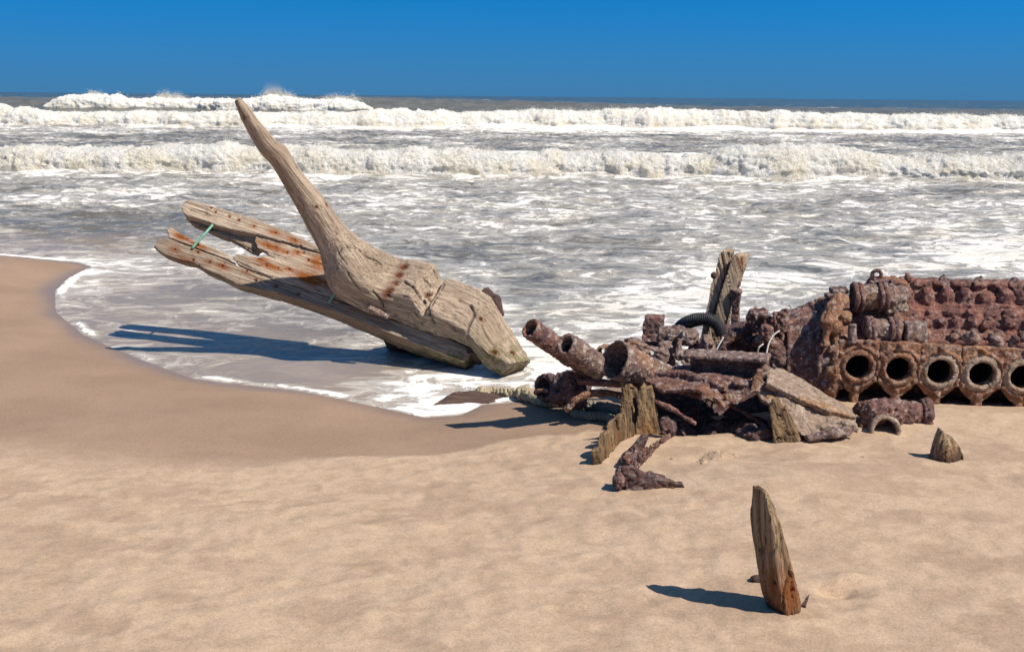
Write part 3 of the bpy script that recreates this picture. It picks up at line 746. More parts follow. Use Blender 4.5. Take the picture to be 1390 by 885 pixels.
s = S(); s.loft(section_post([(1027,1034,661),(1023,1043,669),(1022,1049,684),(1022,1056,705),(1025,1065,740),(1029,1074,770),(1034,1082,797),(1038,1085,812),(1043,1084,830),(1046,1082,850)], Y, .50, 14, 1.15, 0, 1.06, .058))
k = lambda x,y,dy=-.05: P(x,y,Y+dy)
wood('wooden_post', s, 'post', (.10,0,-1), None, .0040, 1.2, 1.5, 'pointed weathered brown post alone in the foreground sand', 'post', base=(b[0],b[1],b[2]), seed=21, up=(.8,.6,0),
     stains=[(k(1050,800),.09,.04,.8),(k(1072,810),.10,.06,.9),(k(1055,826),.06,.09,.8),(k(1037,745),.06,.02,.5)], nails=[(k(1077,802),.012),(k(1050,790),.010)], wetz=(b[2]-.02,b[2]+.025))
# dark root bit behind the post and twig beside it
c = GS(1030,789); s = S(); s.ball(c+[0,0,.012],(.035,.02,.014)).ball(c+[.02,.01,.02],(.018,.015,.012))
wood('wood_scrap', s, 'bark', (1,0,0), None, .004, .8, .6, 'tiny dark scrap of wood on sand touching the foreground post', 'scrap', seed=22)
s = S(); pts = [GS(1090,825)+[0,0,.003], GS(1093,820)+[0,0,.004], GS(1096,813)+[0,0,.003], GS(1099,806)+[0,0,.000]]
s.tube(catmull(pts,5), [.012,.011,.010,.009,.008,.008,.007,.007,.006,.006,.005,.005,.005,.004,.004,.003]); wood('twig', s, 'bark', pts[-1]-pts[0], None, .0035, .5, .4, 'short thin brown twig lying just right of the foreground post', 'twig', seed=23)
# stub under the engine
b = GS(1288,622); Y = b[1]
s = S(); s.loft(section_post([(1279,1284,588),(1273,1292,592),(1270,1300,603),(1267,1306,616),(1264,1309,632),(1264,1309,645)], Y, .5, 5, .7, 0, 1.22))
s.prism([P(1276,592,Y-.03),P(1280,584,Y-.03),P(1286,596,Y-.03),P(1292,594,Y-.03),P(1299,606,Y-.03),P(1304,606,Y-.03),P(1310,626,Y-.03),P(1266,626,Y-.03)],[0,.06,0])
wood('wooden_stub', s, 'post', (.1,0,-1), None, .005, 1.0, 1.0, 'small brown wooden stub poking out of sand below the engine', 'post', base=(b[0],b[1],b[2]), seed=24, up=(.8,.6,0), stains=[(P(1292,622,Y-.05),.05,.08,.6)], wetz=(b[2]-.02,b[2]+.07))
for px, py, lab in ((1170,621,'smaller flat dark pebble on sand left of the wooden stub'),(1290,627,'thin dark sliver lying on sand against the wooden stub')):
    c = GS(px,py); s = S(); s.ball(c,(.02,.008,.006)); metal('sand_debris', s, 'rust_dark', None, .004, .3, lab, 'debris')

# ------------------------------------------------------------------ the engine
ex = np.array([math.cos(math.radians(6)), -math.sin(math.radians(6)), 0.]); ey = np.array([-ex[1], ex[0], 0.]); ez = np.array([0,0,1.])
E0 = P(1164,497,6.16)
def EP(px, py, d=0.0):                     # pixel on the plane d metres behind the bore plane
    return onplane(px, py, E0+ey*d, ey)
def EL(l, d, h): return E0+ex*l+ey*d+ez*h
def build_engine():
    base = EL(.9,.4,0); base[2] = .12
    t = empty('rusted_engine', base, 'huge rusted marine engine block with a row of round cylinder openings', 'engine')
    sp = (EP(1331,507)-E0)@ex/3; drop = (EP(1331,507)-E0)[2]/3; sp = float(sp)
    L0, L1 = -.14, 2.6
    # crankcase: profile (d, h) swept along the axis
    prof = [(.32,.12),(.04,.14),(.04,.175),(.10,.185),(.16,.185),(.20,.20),(.30,.30),(.46,.44),(.50,.47),(.66,.47),(.80,.40),(.86,.20),(.86,-.45),(.32,-.45)]
    s = S(); s.loft([[EL(l,d,min(h,hm)) for d,h in prof] for l, hm in ((L0,.27),(.10,.30),(.20,.6),(L1,.6))])
    s.bar(EL(L0,.08,-.265), EL(L1,.08,-.265), .16, .04)
    # ledges on the sloping wall
    s.bar(EL(.42,.235,.245), EL(L1,.235,.245), .04, .035); s.bar(EL(.5,.35,.345), EL(L1,.35,.345), .03, .02)
    l = .36
    while l < L1:
        s.ball(EL(l,.39,.385),(.055,.05,.06+.02*RNG.rand()),10); s.ball(EL(l+.02,.30,.29+.02*RNG.rand()),(.05+.03*RNG.rand(),.03,.03),8); s.ball(EL(l-.03,.47,.465),(.06,.05,.025),8); l += .115+.03*RNG.rand()
    metal('crankcase', s, 'rust_red', t, .0095, 1.7, seed=31)
    # bore panels
    n = 48
    for k in range(11):
        c = EL(k*sp, .0, k*drop); s = S(); w = sp*.5025; hh = .17
        poly = [(-w,hh),(w,hh),(w,-.080),(w*.62,-.140),(w*.36,-.172),(w*.15,-.182),(-w*.15,-.182),(-w*.36,-.172),(-w*.62,-.140),(-w,-.080)]
        def pol_at(a):          # outer outline hit by angle a
            ca, sa = math.cos(a), math.sin(a); best = None
            for i in range(len(poly)):
                (x0,y0),(x1,y1) = poly[i], poly[(i+1)%len(poly)]; den = ca*(y1-y0)-sa*(x1-x0)
                if abs(den) < 1e-9: continue
                tt = (x0*(y1-y0)-y0*(x1-x0))/den; u = (x0*sa-y0*ca)/den if True else 0
                u = ((ca*tt-x0)*(x1-x0)+(sa*tt-y0)*(y1-y0))/((x1-x0)**2+(y1-y0)**2)
                if tt > 0 and -1e-6 <= u <= 1+1e-6: best = tt if best is None else min(best,tt)
            return best
        A = [2*math.pi*i/n for i in range(n)]; R = .080
        out = [c+ex*math.cos(a)*pol_at(a)+ez*math.sin(a)*pol_at(a) for a in A]; inn = [c+ex*math.cos(a)*R+ez*math.sin(a)*R for a in A]
        s.holed(out, inn, ey*.045)
        # raised collar, hub bolts and foot
        pc = S()
        co = [c+ex*math.cos(a)*.122+ez*math.sin(a)*.122-ey*.016 for a in A]; ci = [c+ex*math.cos(a)*.082+ez*math.sin(a)*.082-ey*.016 for a in A]
        pc.holed(co, ci, ey*.03)
        pc.ring(c-ey*.016, ey, .092, .016); s.ring(c-ey*.008, ey, .130, .012)
        for a in (35,145,215,325,270,90):
            q = math.radians(a); r = .135 if a not in (270,90) else .15
            s.ball(c+ex*math.cos(q)*r+ez*math.sin(q)*r-ey*.012, .017+.005*random.random(), 8)
        s.bar(c-ez*.17+ey*.02, c-ez*.27+ey*.02, .05, .05, up=(0,1,0))
        pnl = metal('cylinder_panel', s, 'rust_orange', t, .0062, .95, seed=40+k)
        metal('collar', pc, ['rust_orange','rust_orange','rust_pale','rust_pale','rust_pale','rust_orange','rust_pale'][k%7], pnl, .006, .8, seed=90+k)
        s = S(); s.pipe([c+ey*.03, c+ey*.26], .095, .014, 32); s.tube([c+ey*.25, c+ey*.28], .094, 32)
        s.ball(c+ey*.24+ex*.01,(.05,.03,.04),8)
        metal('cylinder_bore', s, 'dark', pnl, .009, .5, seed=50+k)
    # bell housing
    s = S(); ax = lambda l: EL(l,.36,-.03)
    s.tube([ax(-.50),ax(-.43),ax(-.42),ax(-.30),ax(-.20),ax(-.10)], [.25,.25,.29,.335,.36,.365], 40)
    s.ring(ax(-.42), ex, .29, .016); s.ring(ax(-.24), ex, .352, .018)
    for h in (-.08,.0,.09): s.bar(EL(-.22,.02,h-.06), EL(-.08,.02,h-.06), .05, .035)
    bh = metal('bell_housing', s, 'rust', t, .009, 1.0, seed=60)
    s = S(); s.ring(ax(-.14), ex, .365, .035, 40, 10, .9)
    for a in range(-80, 200, 20):
        q = math.radians(a); s.ball(ax(-.17)+(-ey*math.cos(q)+ez*math.sin(q))*.372, .028, 8)
    metal('housing_flange', s, 'rust_orange', bh, .008, 1.5, seed=61)
    # plates stacked on the flange top
    for (px0,py0,px1,py1,d) in ((1121,402,1146,401,.25),(1119,411,1146,409,.23),(1128,395,1150,394,.3)):
        s = S(); s.bar(EP(px0,py0,d), EP(px1,py1,d), .12, .030); metal('flange_plate', s, 'rust', t, .007, .8, seed=px0)
    # rib castings on the near flange
    s = S(); s.tube([EP(1120,470,.0),EP(1122,440,.02),EP(1130,420,.08),EP(1142,405,.18)], [.04,.05,.055,.05]); s.ball(EP(1147,430,.06),(.05,.04,.04)); s.ball(EP(1135,445,.04),(.045,.04,.05))
    metal('lug', s, 'rust_orange', t, .007, 1.2, seed=66)
    s = S(); s.tube([EP(1157,440,.02),EP(1157,466,.0)], .026); metal('lug', s, 'rust_grey', t, .006, .7, seed=67)
    # two motor cylinders with clamp bands
    def motor(p0, p1, r, bands, tail, seed, mat):
        s = S(); a = unit(p1-p0); s.tube([p0, p0+(p1-p0)*.05, p0+(p1-p0)*.95, p1], [r*.8,r,r,r*.75], 28)
        if tail: s.tube([p1-a*.02, p1+a*tail*.6, p1+a*tail], [r*.85,r*.75,r*.2], 18)
        m = metal('starter_motor', s, mat, t, .0075, 1.3, seed=seed); L = np.linalg.norm(p1-p0)
        for f in bands:
            s = S(); s.ring(p0+a*L*f, a, r+.004, .017, 30, 8); s.ball(p0+a*L*f-ey*(r+.012),(.02,.02,.045)); metal('clamp_band', s, 'rust', m, .006, .7, seed=int(seed+f*100))
    motor(EP(1160,404,.26), EP(1214,402,.26), .082, (.0,.12,.62,.74), .10, 70, 'rust_grey')
    motor(EP(1173,449,.11), EP(1222,450,.11), .078, (.06,.18,.70,.84), .0, 72, 'rust_grey')
    motor(EP(1226,453,.10), EP(1255,454,.10), .082, (), .0, 74, 'rust_grey')
    # eye bolt on top
    s = S(); s.ring(EP(1190,373,.30), ey*.9+ex*.3, .028, .013, 20, 8); s.bar(EP(1190,379,.30), EP(1190,392,.30), .04,.04); s.bar(EP(1180,384,.3), EP(1204,383,.3), .05, .025); metal('lifting_eye', s, 'rust', t, .005, .5, seed=76)
    # ragged shard of casting behind the upper motor
    s = S(); s.prism([EP(1205,425,.20),EP(1233,424,.20),EP(1234,415,.2),EP(1222,395,.22),EP(1214,385,.25),EP(1206,400,.2)], ey*.05); metal('casting_shard', s, 'rust_pale', t, .006, 1.6, seed=77)
    # studs along the top edge, nuts along the two ledges
    protos = []
    for v in range(4):
        s = S(); O = np.zeros(3); rr = .045
        s.ball(O,(rr*(.8+.15*v),rr*.9,rr*.85)); s.ball(O+[.03*(-1)**v,-.01,-.03],(rr*.9,rr*.7,rr*.9))
        if v % 2: s.ball(O+[0,-.015,.035],(.02,.02,.02))
        V, N, F = remesh(s.v, s.f, .0068); V = smooth_mesh(V,F,1); V = V+N*(.006*fbm(V*25+v*5,3)+.006*billow(V*45+v,2))[:,None]+base
        o = mesh_obj('stud', V, F, ['rust','rust_red','rust_dark','rust_grey'][v], t); protos.append(o)
    k = 0
    def stud(p, sc):
        nonlocal k
        o = protos[k] if k < 4 else protos[random.randrange(4)].copy()
        if k >= 4: COL.objects.link(o); o.parent = t
        o.location = tuple(np.asarray(p)-base); o.scale = tuple(sc*(np.array([.85,.85,.85])+.4*RNG.rand(3))); o.rotation_euler = (RNG.rand()*.6-.3, RNG.rand()*.6-.3, RNG.rand()*6.28); k += 1
    l = .36
    while l < L1: stud(EL(l,.47+.02*RNG.rand(),.455+.012*RNG.randn()), .85); l += .055+.05*RNG.rand()
    l = .40
    while l < L1: stud(EL(l,.50,.49), .62); l += .19+.05*RNG.rand()
    l = .47
    while l < L1: stud(EL(l,.225,.262), .62+.3*RNG.rand()); l += .07+.06*RNG.rand()
    l = .42
    while l < L1: stud(EL(l,.06,.195), .5+.35*RNG.rand()); l += .09+.09*RNG.rand()
    # square lugs with two holes along the lower ledge
    for px, py in ((1297,461),(1320,460),(1354,463),(1387,463)):
        s = S(); c = EP(px,py,.10); s.bar(c-ez*.035, c+ez*.045, .05, .055, up=(0,1,0)); s.ball(c-ey*.03+ez*.02,(.012,.012,.012),6); s.ball(c+ez*.05,(.028,.03,.02),8); metal('lug', s, 'rust', t, .0065, 1.0, seed=px)
    # pipes along the sloped wall
    for (a,b_,r) in (((1262,437,.25),(1395,438,.25),.020),((1258,470,.09),(1395,474,.09),.022)):
        s = S(); s.tube([EP(*a), EP((a[0]+b_[0])/2,(a[1]+b_[1])/2+1,a[2]), EP(*b_)], [r,r*1.15,r]); metal('oil_pipe', s, 'rust_red', t, .0075, 1.6, seed=a[0])
build_engine()

# ------------------------------------------------------------------ the heap of wreckage
# open-ended pipes
def open_pipe(pts, r, wall, mat, lab, seed, rag=0.0):
    s = S(); s.pipe(pts, r, wall, 28); s.tube([pts[-1]+(pts[-2]-pts[-1])*.15, pts[-1]], (r if np.isscalar(r) else r[-1])*.9, 20)
    return metal('rusty_pipe', s, mat, None, .0062, 1.1, lab, 'pipe', 'broken pipes of the wreck heap', seed=seed)
open_pipe([P(719,446,5.72), P(745,463,5.80), P(775,483,5.90), P(812,506,6.02)], [.062,.064,.067,.068], .015, 'rust', 'leftmost open rusty pipe pointing up over the water', 81)
open_pipe([P(768,467,5.72), P(785,478,5.80), P(815,500,5.92)], [.068,.073,.078], .020, 'rust_grey', 'shorter thick walled grey rusty pipe below the leftmost pipe', 82)
# curled sheet
s = S(); c0 = P(812,478,5.95); pts = [c0+np.array([.055*math.cos(a), .0, .050*math.sin(a)])+np.array([.008*a,0,0]) for a in np.linspace(-.6,3.6,14)]
for k in range(13): s.bar(pts[k]-[0,.09,-.01], pts[k+1]+[.03,.10,0], .0001+.02, .013) if False else s.prism([pts[k]+[0,-.07,0],pts[k+1]+[0,-.07,0],pts[k+1]*1.0+[.0,-.07,0]-unit(pts[k+1]-c0)*.014,pts[k]+[0,-.07,0]-unit(pts[k]-c0)*.014],[.05,.20,-.03])
metal('curled_sheet', s, 'rust_orange', None, .006, .9, 'small orange curled scrap of sheet iron beside the cone', 'scrap', seed=83)
# the torn cone
def build_cone():
    s = S(); a0 = P(834,488,5.78); a1 = P(940,522,6.10); ts = np.linspace(0,1,8)
    s.pipe([a0+(a1-a0)*f for f in ts], [.122-.080*f for f in ts], .014, 40)
    s.tube([a0+(a1-a0)*.55, a0+(a1-a0)*.6], .075, 24)
    s.bar(P(850,461,5.85), P(905,480,5.95), .05, .02)
    metal('torn_cone', s, 'rust_grey', None, .0062, 1.3, 'large cone of torn rusty sheet iron lying on the heap, wide mouth left', 'sheet metal', seed=84)
build_cone()
s = S(); s.tube(catmull([P(848,463,6.35),P(858,460,6.33),P(868,466,6.28),P(878,480,6.2)],5), .020, squash=(1.6,.6)); s.prism([P(850,463,6.42),P(866,463,6.42),P(885,482,6.4),P(862,482,6.4)],[0,.03,0])
metal('bent_band', s, 'rust_grey', None, .006, .7, 'bent iron band arching behind the torn cone', 'scrap', seed=85)
# flange with teeth
def build_coupling():
    c = P(742,526,6.30); ax = unit(np.array([-.75,-.6,.12])); t = empty('toothed_coupling', [c[0]+.05,c[1]+.1,.08], 'dark toothed coupling ring at the left foot of the heap', 'machine part')
    s = S(); s.pipe([c+ax*.03, c-ax*.04], .095, .030, 30); s.pipe([c-ax*.03,c-ax*.16],[.075,.062],.02,26); metal('ring', s, 'rust_dark', t, .006, .9, seed=86)
    a,u,w = frame(ax)
    for k in range(7):
        q = math.radians(-80+22*k); s = S(); p = c+ax*.0+(math.cos(q)*u+math.sin(q)*w)*.066; s.ball(p,(.012,.012,.012),6); metal('tooth', s, 'rust_grey', t, .004, .3, seed=k)
    s = S(); s.tube(catmull([c+ax*.04+u*.08, c+ax*.06-w*.02, c+ax*.03-u*.07-w*.05],5),.016); metal('lip', s, 'rust_orange', t, .006, .8)
build_coupling()
s = S(); c = P(775,525,6.15)
s.ball(c,(.13,.12,.11)); s.ball(c+[.06,.02,.05],(.08,.1,.07)); s.ball(c+[-.07,-.04,-.04],(.07,.07,.06)); s.tube([c+[-.03,-.08,.12],c+[.0,-.10,.0],c+[.03,-.09,-.12]],.035); s.tube([c+[.03,-.08,.12],c+[.06,-.11,.0],c+[.08,-.09,-.1]],.028)
metal('rust_lump', s, 'rust_dark', None, .0068, 2.4, 'dark folded lump of rust under the two open pipes', 'scrap', seed=87)
# rods
def rod(pts, r, mat, lab, seed, cat='rod', amp=.9, name='iron_rod'):
    s = S(); c = catmull(pts,5) if len(pts) > 2 else pts; r = [r]*len(c) if np.isscalar(r) else list(np.interp(np.linspace(0,1,len(c)), np.linspace(0,1,len(r)), r)); s.tube(c, r, 12)
    return metal(name, s, mat, None, .0055, amp, lab, cat, seed=seed)
rod([P(783,518,5.92),P(840,521,5.88),P(905,526,5.80),P(975,545,5.72)], [.020,.021,.022,.018], 'rust_red', 'long straight rusty rod running across the heap below the cone', 90)
rod([P(768,557,5.85),P(782,543,5.84),P(803,534,5.85),P(830,534,5.9),P(855,540,5.95)], [.018,.022,.021,.020,.02], 'rust_orange', 'short arched rusty rod drooping to the sand above the rope', 91)
rod([P(885,543,5.62),P(915,557,5.55),P(945,575,5.45)], .015, 'rust_red', 'thin rusty rod slanting under the torn plate, left one', 92)
rod([P(985,545,5.75),P(1010,560,5.65),P(1040,580,5.5)], .014, 'rust_red', 'thin rusty rod slanting under the torn plate, right one', 93)
# torn hull plate over a dark hollow
def build_plate():
    s = S()
    top = [(868,512,5.85),(905,500,5.95),(935,492,6.05),(985,497,6.0),(1040,508,5.85),(1052,522,5.62),(1040,530,5.5),(1022,528,5.46),(1012,540,5.44),(990,543,5.42),(983,552,5.40),(972,540,5.42),(955,536,5.46),(948,528,5.5),(925,528,5.56),(900,530,5.6)]
    V = [P(*q) for q in top]; c = P(975,515,5.72)+[0,0,.03]
    n = len(V)
    for k in range(n):
        A, B_ = V[k], V[(k+1)%n]; s.prism([c, A, B_], np.array([0,.008,-.022]))
    s.tube([P(890,506,5.85),P(930,508,5.75),P(965,520,5.6),P(985,528,5.5)],[.02,.028,.028,.015]); s.ball(P(1010,520,5.55),(.07,.05,.02))
    # flap that hangs in front
    s.prism([P(949,529,5.47),P(966,533,5.45),P(981,540,5.43),P(979,552,5.42),P(972,547,5.42),P(962,542,5.43),P(951,544,5.45)],[0,.022,0])
    b = P(960,590,5.5)
    t = empty('hull_plate', [b[0],b[1],.1], 'torn rusty hull plate roofing a dark hollow in the heap', 'sheet metal')
    metal('plate', s, 'rust', t, .0060, .9, seed=95)
    s = S(); s.prism([P(1022,512,5.5),P(1028,503,5.5),P(1035,502,5.5),P(1037,510,5.5),P(1029,522,5.47),P(1020,530,5.46)],[.01,.04,0]); metal('bent_tab', s, 'rust_orange', t, .006, .9, seed=96)
    for x in (985,990,994):
        s = S(); s.tube([P(x,535,5.45),P(x+4,545,5.44),P(x+7,548,5.43)],[.012,.010,.006]); metal('fibre', s, 'rust_pale', t, .005, .6)
    # back wall of the hollow
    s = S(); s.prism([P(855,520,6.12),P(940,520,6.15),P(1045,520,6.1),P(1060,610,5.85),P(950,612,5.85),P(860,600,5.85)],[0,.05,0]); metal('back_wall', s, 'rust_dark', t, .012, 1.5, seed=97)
build_plate()
# boxed channel
def build_channel():
    b = P(990,560,5.85); t = empty('channel_beam', [b[0],b[1],.15], 'rusty boxed channel beam with a flat pale lip across the middle of the heap', 'beam')
    s = S(); s.prism([P(937,482,5.86),P(1040,486,5.72),P(1038,512,5.72),P(990,512,5.78),P(937,505,5.86)],[.03,.03,0]); metal('web', s, 'rust_dark', t, .007, .8, seed=100)
    s = S(); s.bar(P(934,480,5.88), P(1044,486,5.71), .16, .026); metal('lip', s, 'rust_grey', t, .007, .8, seed=101)
    s = S(); s.tube([P(1034,486,5.70),P(1038,500,5.69),P(1037,515,5.68)], [.03,.034,.026]); metal('end_lug', s, 'rust_grey', t, .006, 1.2, seed=102)
build_channel()
# two long pale flanges sloping into the sand
def build_bracket_plates():
    b = GS(1110,594); t = empty('sloping_girder', b, 'pale rusty girder sloping down to the right from channel beam into sand', 'girder')
    s = S(); s.prism([P(1043,497,5.90),P(1062,500,5.98),P(1090,515,5.98),P(1123,536,5.94),P(1160,557,5.88),P(1162,566,5.50),P(1120,555,5.44),P(1085,540,5.44),P(1041,519,5.46)],[0,.02,-.035]); metal('upper_flange', s, 'rust_pale', t, .0065, 1.0, seed=105)
    s = S(); s.prism([P(1030,510,5.52),P(1041,520,5.52),P(1085,541,5.50),P(1120,557,5.50),P(1160,567,5.54),P(1163,578,5.46),P(1156,590,5.34),P(1110,600,5.28),P(1088,590,5.30),P(1070,572,5.36),P(1052,552,5.42),P(1036,545,5.46),P(1026,528,5.50)],[.0,.05,-.02])
    s.ball(P(1086,560,5.45),(.03,.02,.02)); s.ball(P(1120,580,5.38),(.06,.03,.025)); s.ball(P(1146,575,5.42),(.05,.03,.02)); s.ball(P(1064,545,5.47),(.025,.02,.02))
    metal('web', s, 'rust_pale', t, .0065, 1.5, seed=106)
    s = S(); s.tube([P(1095,595,5.28),P(1130,589,5.30),P(1160,582,5.36)],[.025,.04,.03],squash=(1,.6)); metal('foot', s, 'rust_grey', t, .007, 1.8, seed=107)
build_bracket_plates()
# upright broken wood at the girder foot
def slab(name, out, Y0, th, axis, lab, seed, mat='splinter', vox=.0062, amp=1.3, tilt=0.0, st=(), cat='timber', yb=None, group=None, wetz=None):
    yb = yb or max(p[1] for p in out)
    s = S(); s.prism([P(x,y,Y0+tilt*(yb-y)/100) for x,y in out], th); return wood(name, s, mat, axis, None, vox, amp, 1.3, lab, cat, group, seed=seed, up=(0,1,0), stains=[(P(x,y,Y0),a,b_,k) for x,y,a,b_,k in st], wetz=wetz)
Yf = GS(1070,604)[1]
slab('splintered_board', [(1044,552),(1049,541),(1056,545),(1060,556),(1066,553),(1072,572),(1082,590),(1088,606),(1084,614),(1050,614),(1048,585)], Yf, [.03,.06,0], (.3,0,-1), 'splintered brown board stub standing in sand at the girder foot', 110, tilt=.10)
Yf = GS(1035,600)[1]
slab('splintered_board', [(1020,602),(1025,588),(1040,580),(1052,588),(1050,606),(1034,610)], Yf, [.0,.07,0], (1,0,.3), 'low broken board end lying left of the girder foot stub', 111, mat='bark')
# tall splinters left of the hollow
Yf = GS(875,594)[1]
slab('splintered_board', [(843,516),(850,513),(858,522),(866,532),(864,542),(858,540),(862,560),(868,592),(866,604),(852,600),(850,570),(846,540)], Yf+.16, [.0,.05,0], (.15,0,-1), 'dark pointed broken board behind the pale split board in the heap', 112, mat='splinter', tilt=.12)
slab('splintered_board', [(862,540),(867,528),(872,522),(876,528),(882,527),(887,540),(889,560),(894,580),(897,598),(890,606),(866,606),(862,580),(866,560)], Yf, [.02,.07,0], (.12,0,-1), 'pale split board with ragged top standing at front of the heap', 113, tilt=.12, st=((880,585,.08,.05,.5),))
# saw toothed plank
Yf = GS(808,634)[1]; Yg = GS(850,596)[1]
def saw():
    tops = [(801,612),(806,606),(810,612),(813,590),(818,584),(822,596),(823,574),(827,568),(831,582),(832,566),(836,560),(840,574),(842,548),(838,538),(845,552),(849,570),(853,580),(855,597)]
    bot = [(850,604),(840,610),(828,622),(816,636),(806,640)]
    f = lambda x: Yf+(Yg-Yf)*(x-803)/(852-803)
    s = S(); s.prism([P(x,y,f(x)) for x,y in tops+bot], [.045,.02,0]); wood('splintered_board', s, 'splinter', (.15,0,-1), None, .0055, 1.3, 1.5, 'jagged saw toothed plank half buried left of the iron bracket', 'timber', seed=115, up=(0,1,0), stains=[(P(832,585,f(832)),.07,.03,.9),(P(820,600,f(820)),.05,.03,.7)])
saw()
# bracket lying in the sand
def build_bracket():
    A = GS(840,668); J = GS(866,634); Bq = GS(900,668); K = GS(927,588)
    t = empty('iron_bracket', J, 'rusty three armed iron bracket lying in sand in front of the heap', 'bracket')
    f = lambda x, y: A[1]+(J[1]-A[1])*np.clip((666-y)/40,0,1.3)
    s = S(); s.prism([P(x,y,f(x,y)) for x,y in ((832,662),(832,653),(838,637),(841,623),(850,612),(860,602),(866,594),(871,588),(880,592),(877,599),(871,612),(866,623),(857,635),(850,655),(847,666),(839,674))], [.015,.07,-.02]); s.ball(P(840,655,A[1]),(.03,.04,.05)); s.ball(P(852,625,J[1]-.03),(.035,.04,.03)); metal('upright_arm', s, 'rust', t, .0055, 1.2, seed=120)
    s = S(); s.prism([P(x,y,Bq[1]+.02) for x,y in ((846,636),(858,634),(868,641),(878,646),(893,646),(905,652),(918,656),(928,660),(938,666),(930,672),(877,672),(849,668))], [.0,.07,-.01]); metal('front_arm', s, 'rust_dark', t, .0055, 1.5, seed=121)
    g2 = lambda x: J[1]-.11+(K[1]-J[1])*(x-862)/(927-862)
    s = S(); s.prism([P(x,y,g2(x)) for x,y in ((854,622),(870,611),(886,601),(902,590),(918,578),(932,570),(938,582),(918,600),(895,614),(877,630),(864,642))], [.02,.05,-.02]); metal('back_arm', s, 'rust', t, .0055, 1.3, seed=122)
build_bracket()
s = S(); Y = GS(940,576)[1]; s.prism([P(924,572,Y),P(928,562,Y),P(938,556,Y),P(948,554,Y),P(946,566,Y),P(940,578,Y),P(930,582,Y)],[.02,.05,-.01]); s.ball(P(925,580,Y),(.05,.04,.03))
metal('rust_shard', s, 'rust_red', None, .006, .9, 'upright reddish rust shard where the bracket meets the heap', 'scrap', seed=123)
# crusty strip where the hollow meets the sand
pts = [GS(905,595),GS(930,588),GS(958,583),GS(985,586),GS(1010,594),GS(1028,602)]; s = S(); s.tube(catmull([p+[0,.03,.015] for p in pts],5), .034, squash=(1,.75)); s.ball(pts[2]+[0,.02,.05],(.04,.03,.03)); s.ball(pts[4]+[.05,.02,.05],(.05,.04,.03))
metal('rust_crust', s, 'rust_dark', None, .0065, 2.4, 'ragged dark rust crust edging the sand under the hollow', 'scrap', seed=124)
s = S(); c = P(904,574,5.45); s.ball(c,(.035,.04,.04)); s.ball(c+[.03,0,-.03],(.03,.03,.05)); s.ring(c+[-.0,-.03,.0],(.2,-1,.2),.028,.010)
metal('rust_lump', s, 'rust_dark', None, .006, 1.0, 'round dark rust nodule right of the pale split board', 'scrap', seed=125)
# dark rubble added to darken the floor of the hollow
s = S(); rr_ = np.random.RandomState(9)
for k in range(26):
    x = 880+165*rr_.rand(); p = P(x, 575+16*rr_.rand(), 5.55+.3*rr_.rand()); p[2] = float(zs(p[0],p[1])[0])+.02*rr_.rand(); s.ball(p, [.05+.06*rr_.rand(), .05+.05*rr_.rand(), .03+.05*rr_.rand()], 8)
s.bar(P(880,585,5.75), P(1050,585,5.75), .25, .05)
metal('dark_fill_rubble', s, 'rust_dark', None, .009, 2.0, 'dark rusty rubble added on the hollow floor under the torn plate to darken it', 'scrap', seed=126)
# upright timber, iron stakes behind
def build_upright():
    Y = 6.75; b = P(985,450,Y); t = empty('upright_timber', [b[0],b[1],.1], 'grey split timber standing upright out of the back of the heap', 'timber')
    for out, sd_ in (([(976,346),(983,339),(992,342),(990,352),(984,372),(976,400),(968,425),(962,444),(958,470),(948,470),(962,410),(964,390),(970,372)],130), ([(992,352),(998,345),(1005,348),(1010,347),(1009,360),(1001,385),(994,405),(987,430),(983,450),(980,475),(955,475),(962,446),(972,420),(984,380)],131)):
        s = S(); s.prism([P(x,y,Y-(0.04 if sd_==131 else 0)) for x,y in out],[.06,.12,0]); wood('split_half', s, 'drift', (.3,0,-1), t, .0075, 1.3, 1.2, seed=sd_, up=(0,1,0), stains=[(P(1007,356,Y-.04),.07,.03,.7)])
    for x, y in ((969,374),(1001,386)):
        s = S(); s.ball(P(x,y,Y),.022); metal('bolt', s, 'rust_dark', t, .005, .8)
build_upright()
s = S(); s.bar(P(1000,394,6.7), P(997,465,6.7), .05, .05, up=(.4,1,0)); s.bar(P(1000,393,6.7), P(1000,397,6.7), .062, .062, up=(.4,1,0)); metal('iron_stake', s, 'rust', None, .0068, .7, 'short square rusty iron stake right of the upright grey timber', 'stake', seed=133)
s = S(); s.prism([P(876,431,6.55),P(900,432,6.55),P(898,450,6.55),P(897,475,6.5),P(870,475,6.5),P(872,450,6.55)],[.03,.12,0]); metal('iron_stake', s, 'rust', None, .007, 1.5, 'thick stubby rusty iron block post left of the black hose', 'stake', seed=134)
# casting behind the cone, with gear teeth
def build_casting():
    c = P(925,465,6.35); t = empty('broken_casting', [c[0],c[1],.15], 'lumpy broken rust casting with gear teeth between cone and black hose', 'machine part')
    s = S(); s.tube([P(895,455,6.45),P(920,455,6.42),P(945,460,6.38)],[.06,.065,.05]); s.ball(P(935,458,6.33),(.06,.05,.05)); s.ball(P(905,472,6.38),(.07,.06,.05)); s.tube([P(922,460,6.3),P(921,480,6.25)],.018); s.ball(P(930,484,6.22),(.07,.05,.04)); s.ball(P(958,466,6.3),(.055,.05,.05)); s.ball(P(900,490,6.35),(.08,.1,.09)); s.ball(P(960,480,6.35),(.15,.1,.07)); metal('body', s, 'rust_grey', t, .0068, 2.0, seed=136)
    for k in range(4):
        s = S(); s.tube([P(918+8*k,492-2*k,6.18),P(923+8*k,498-2*k,6.15)],[.012,.008],8); metal('tooth', s, 'rust_pale', t, .004, .3, seed=k)
build_casting()
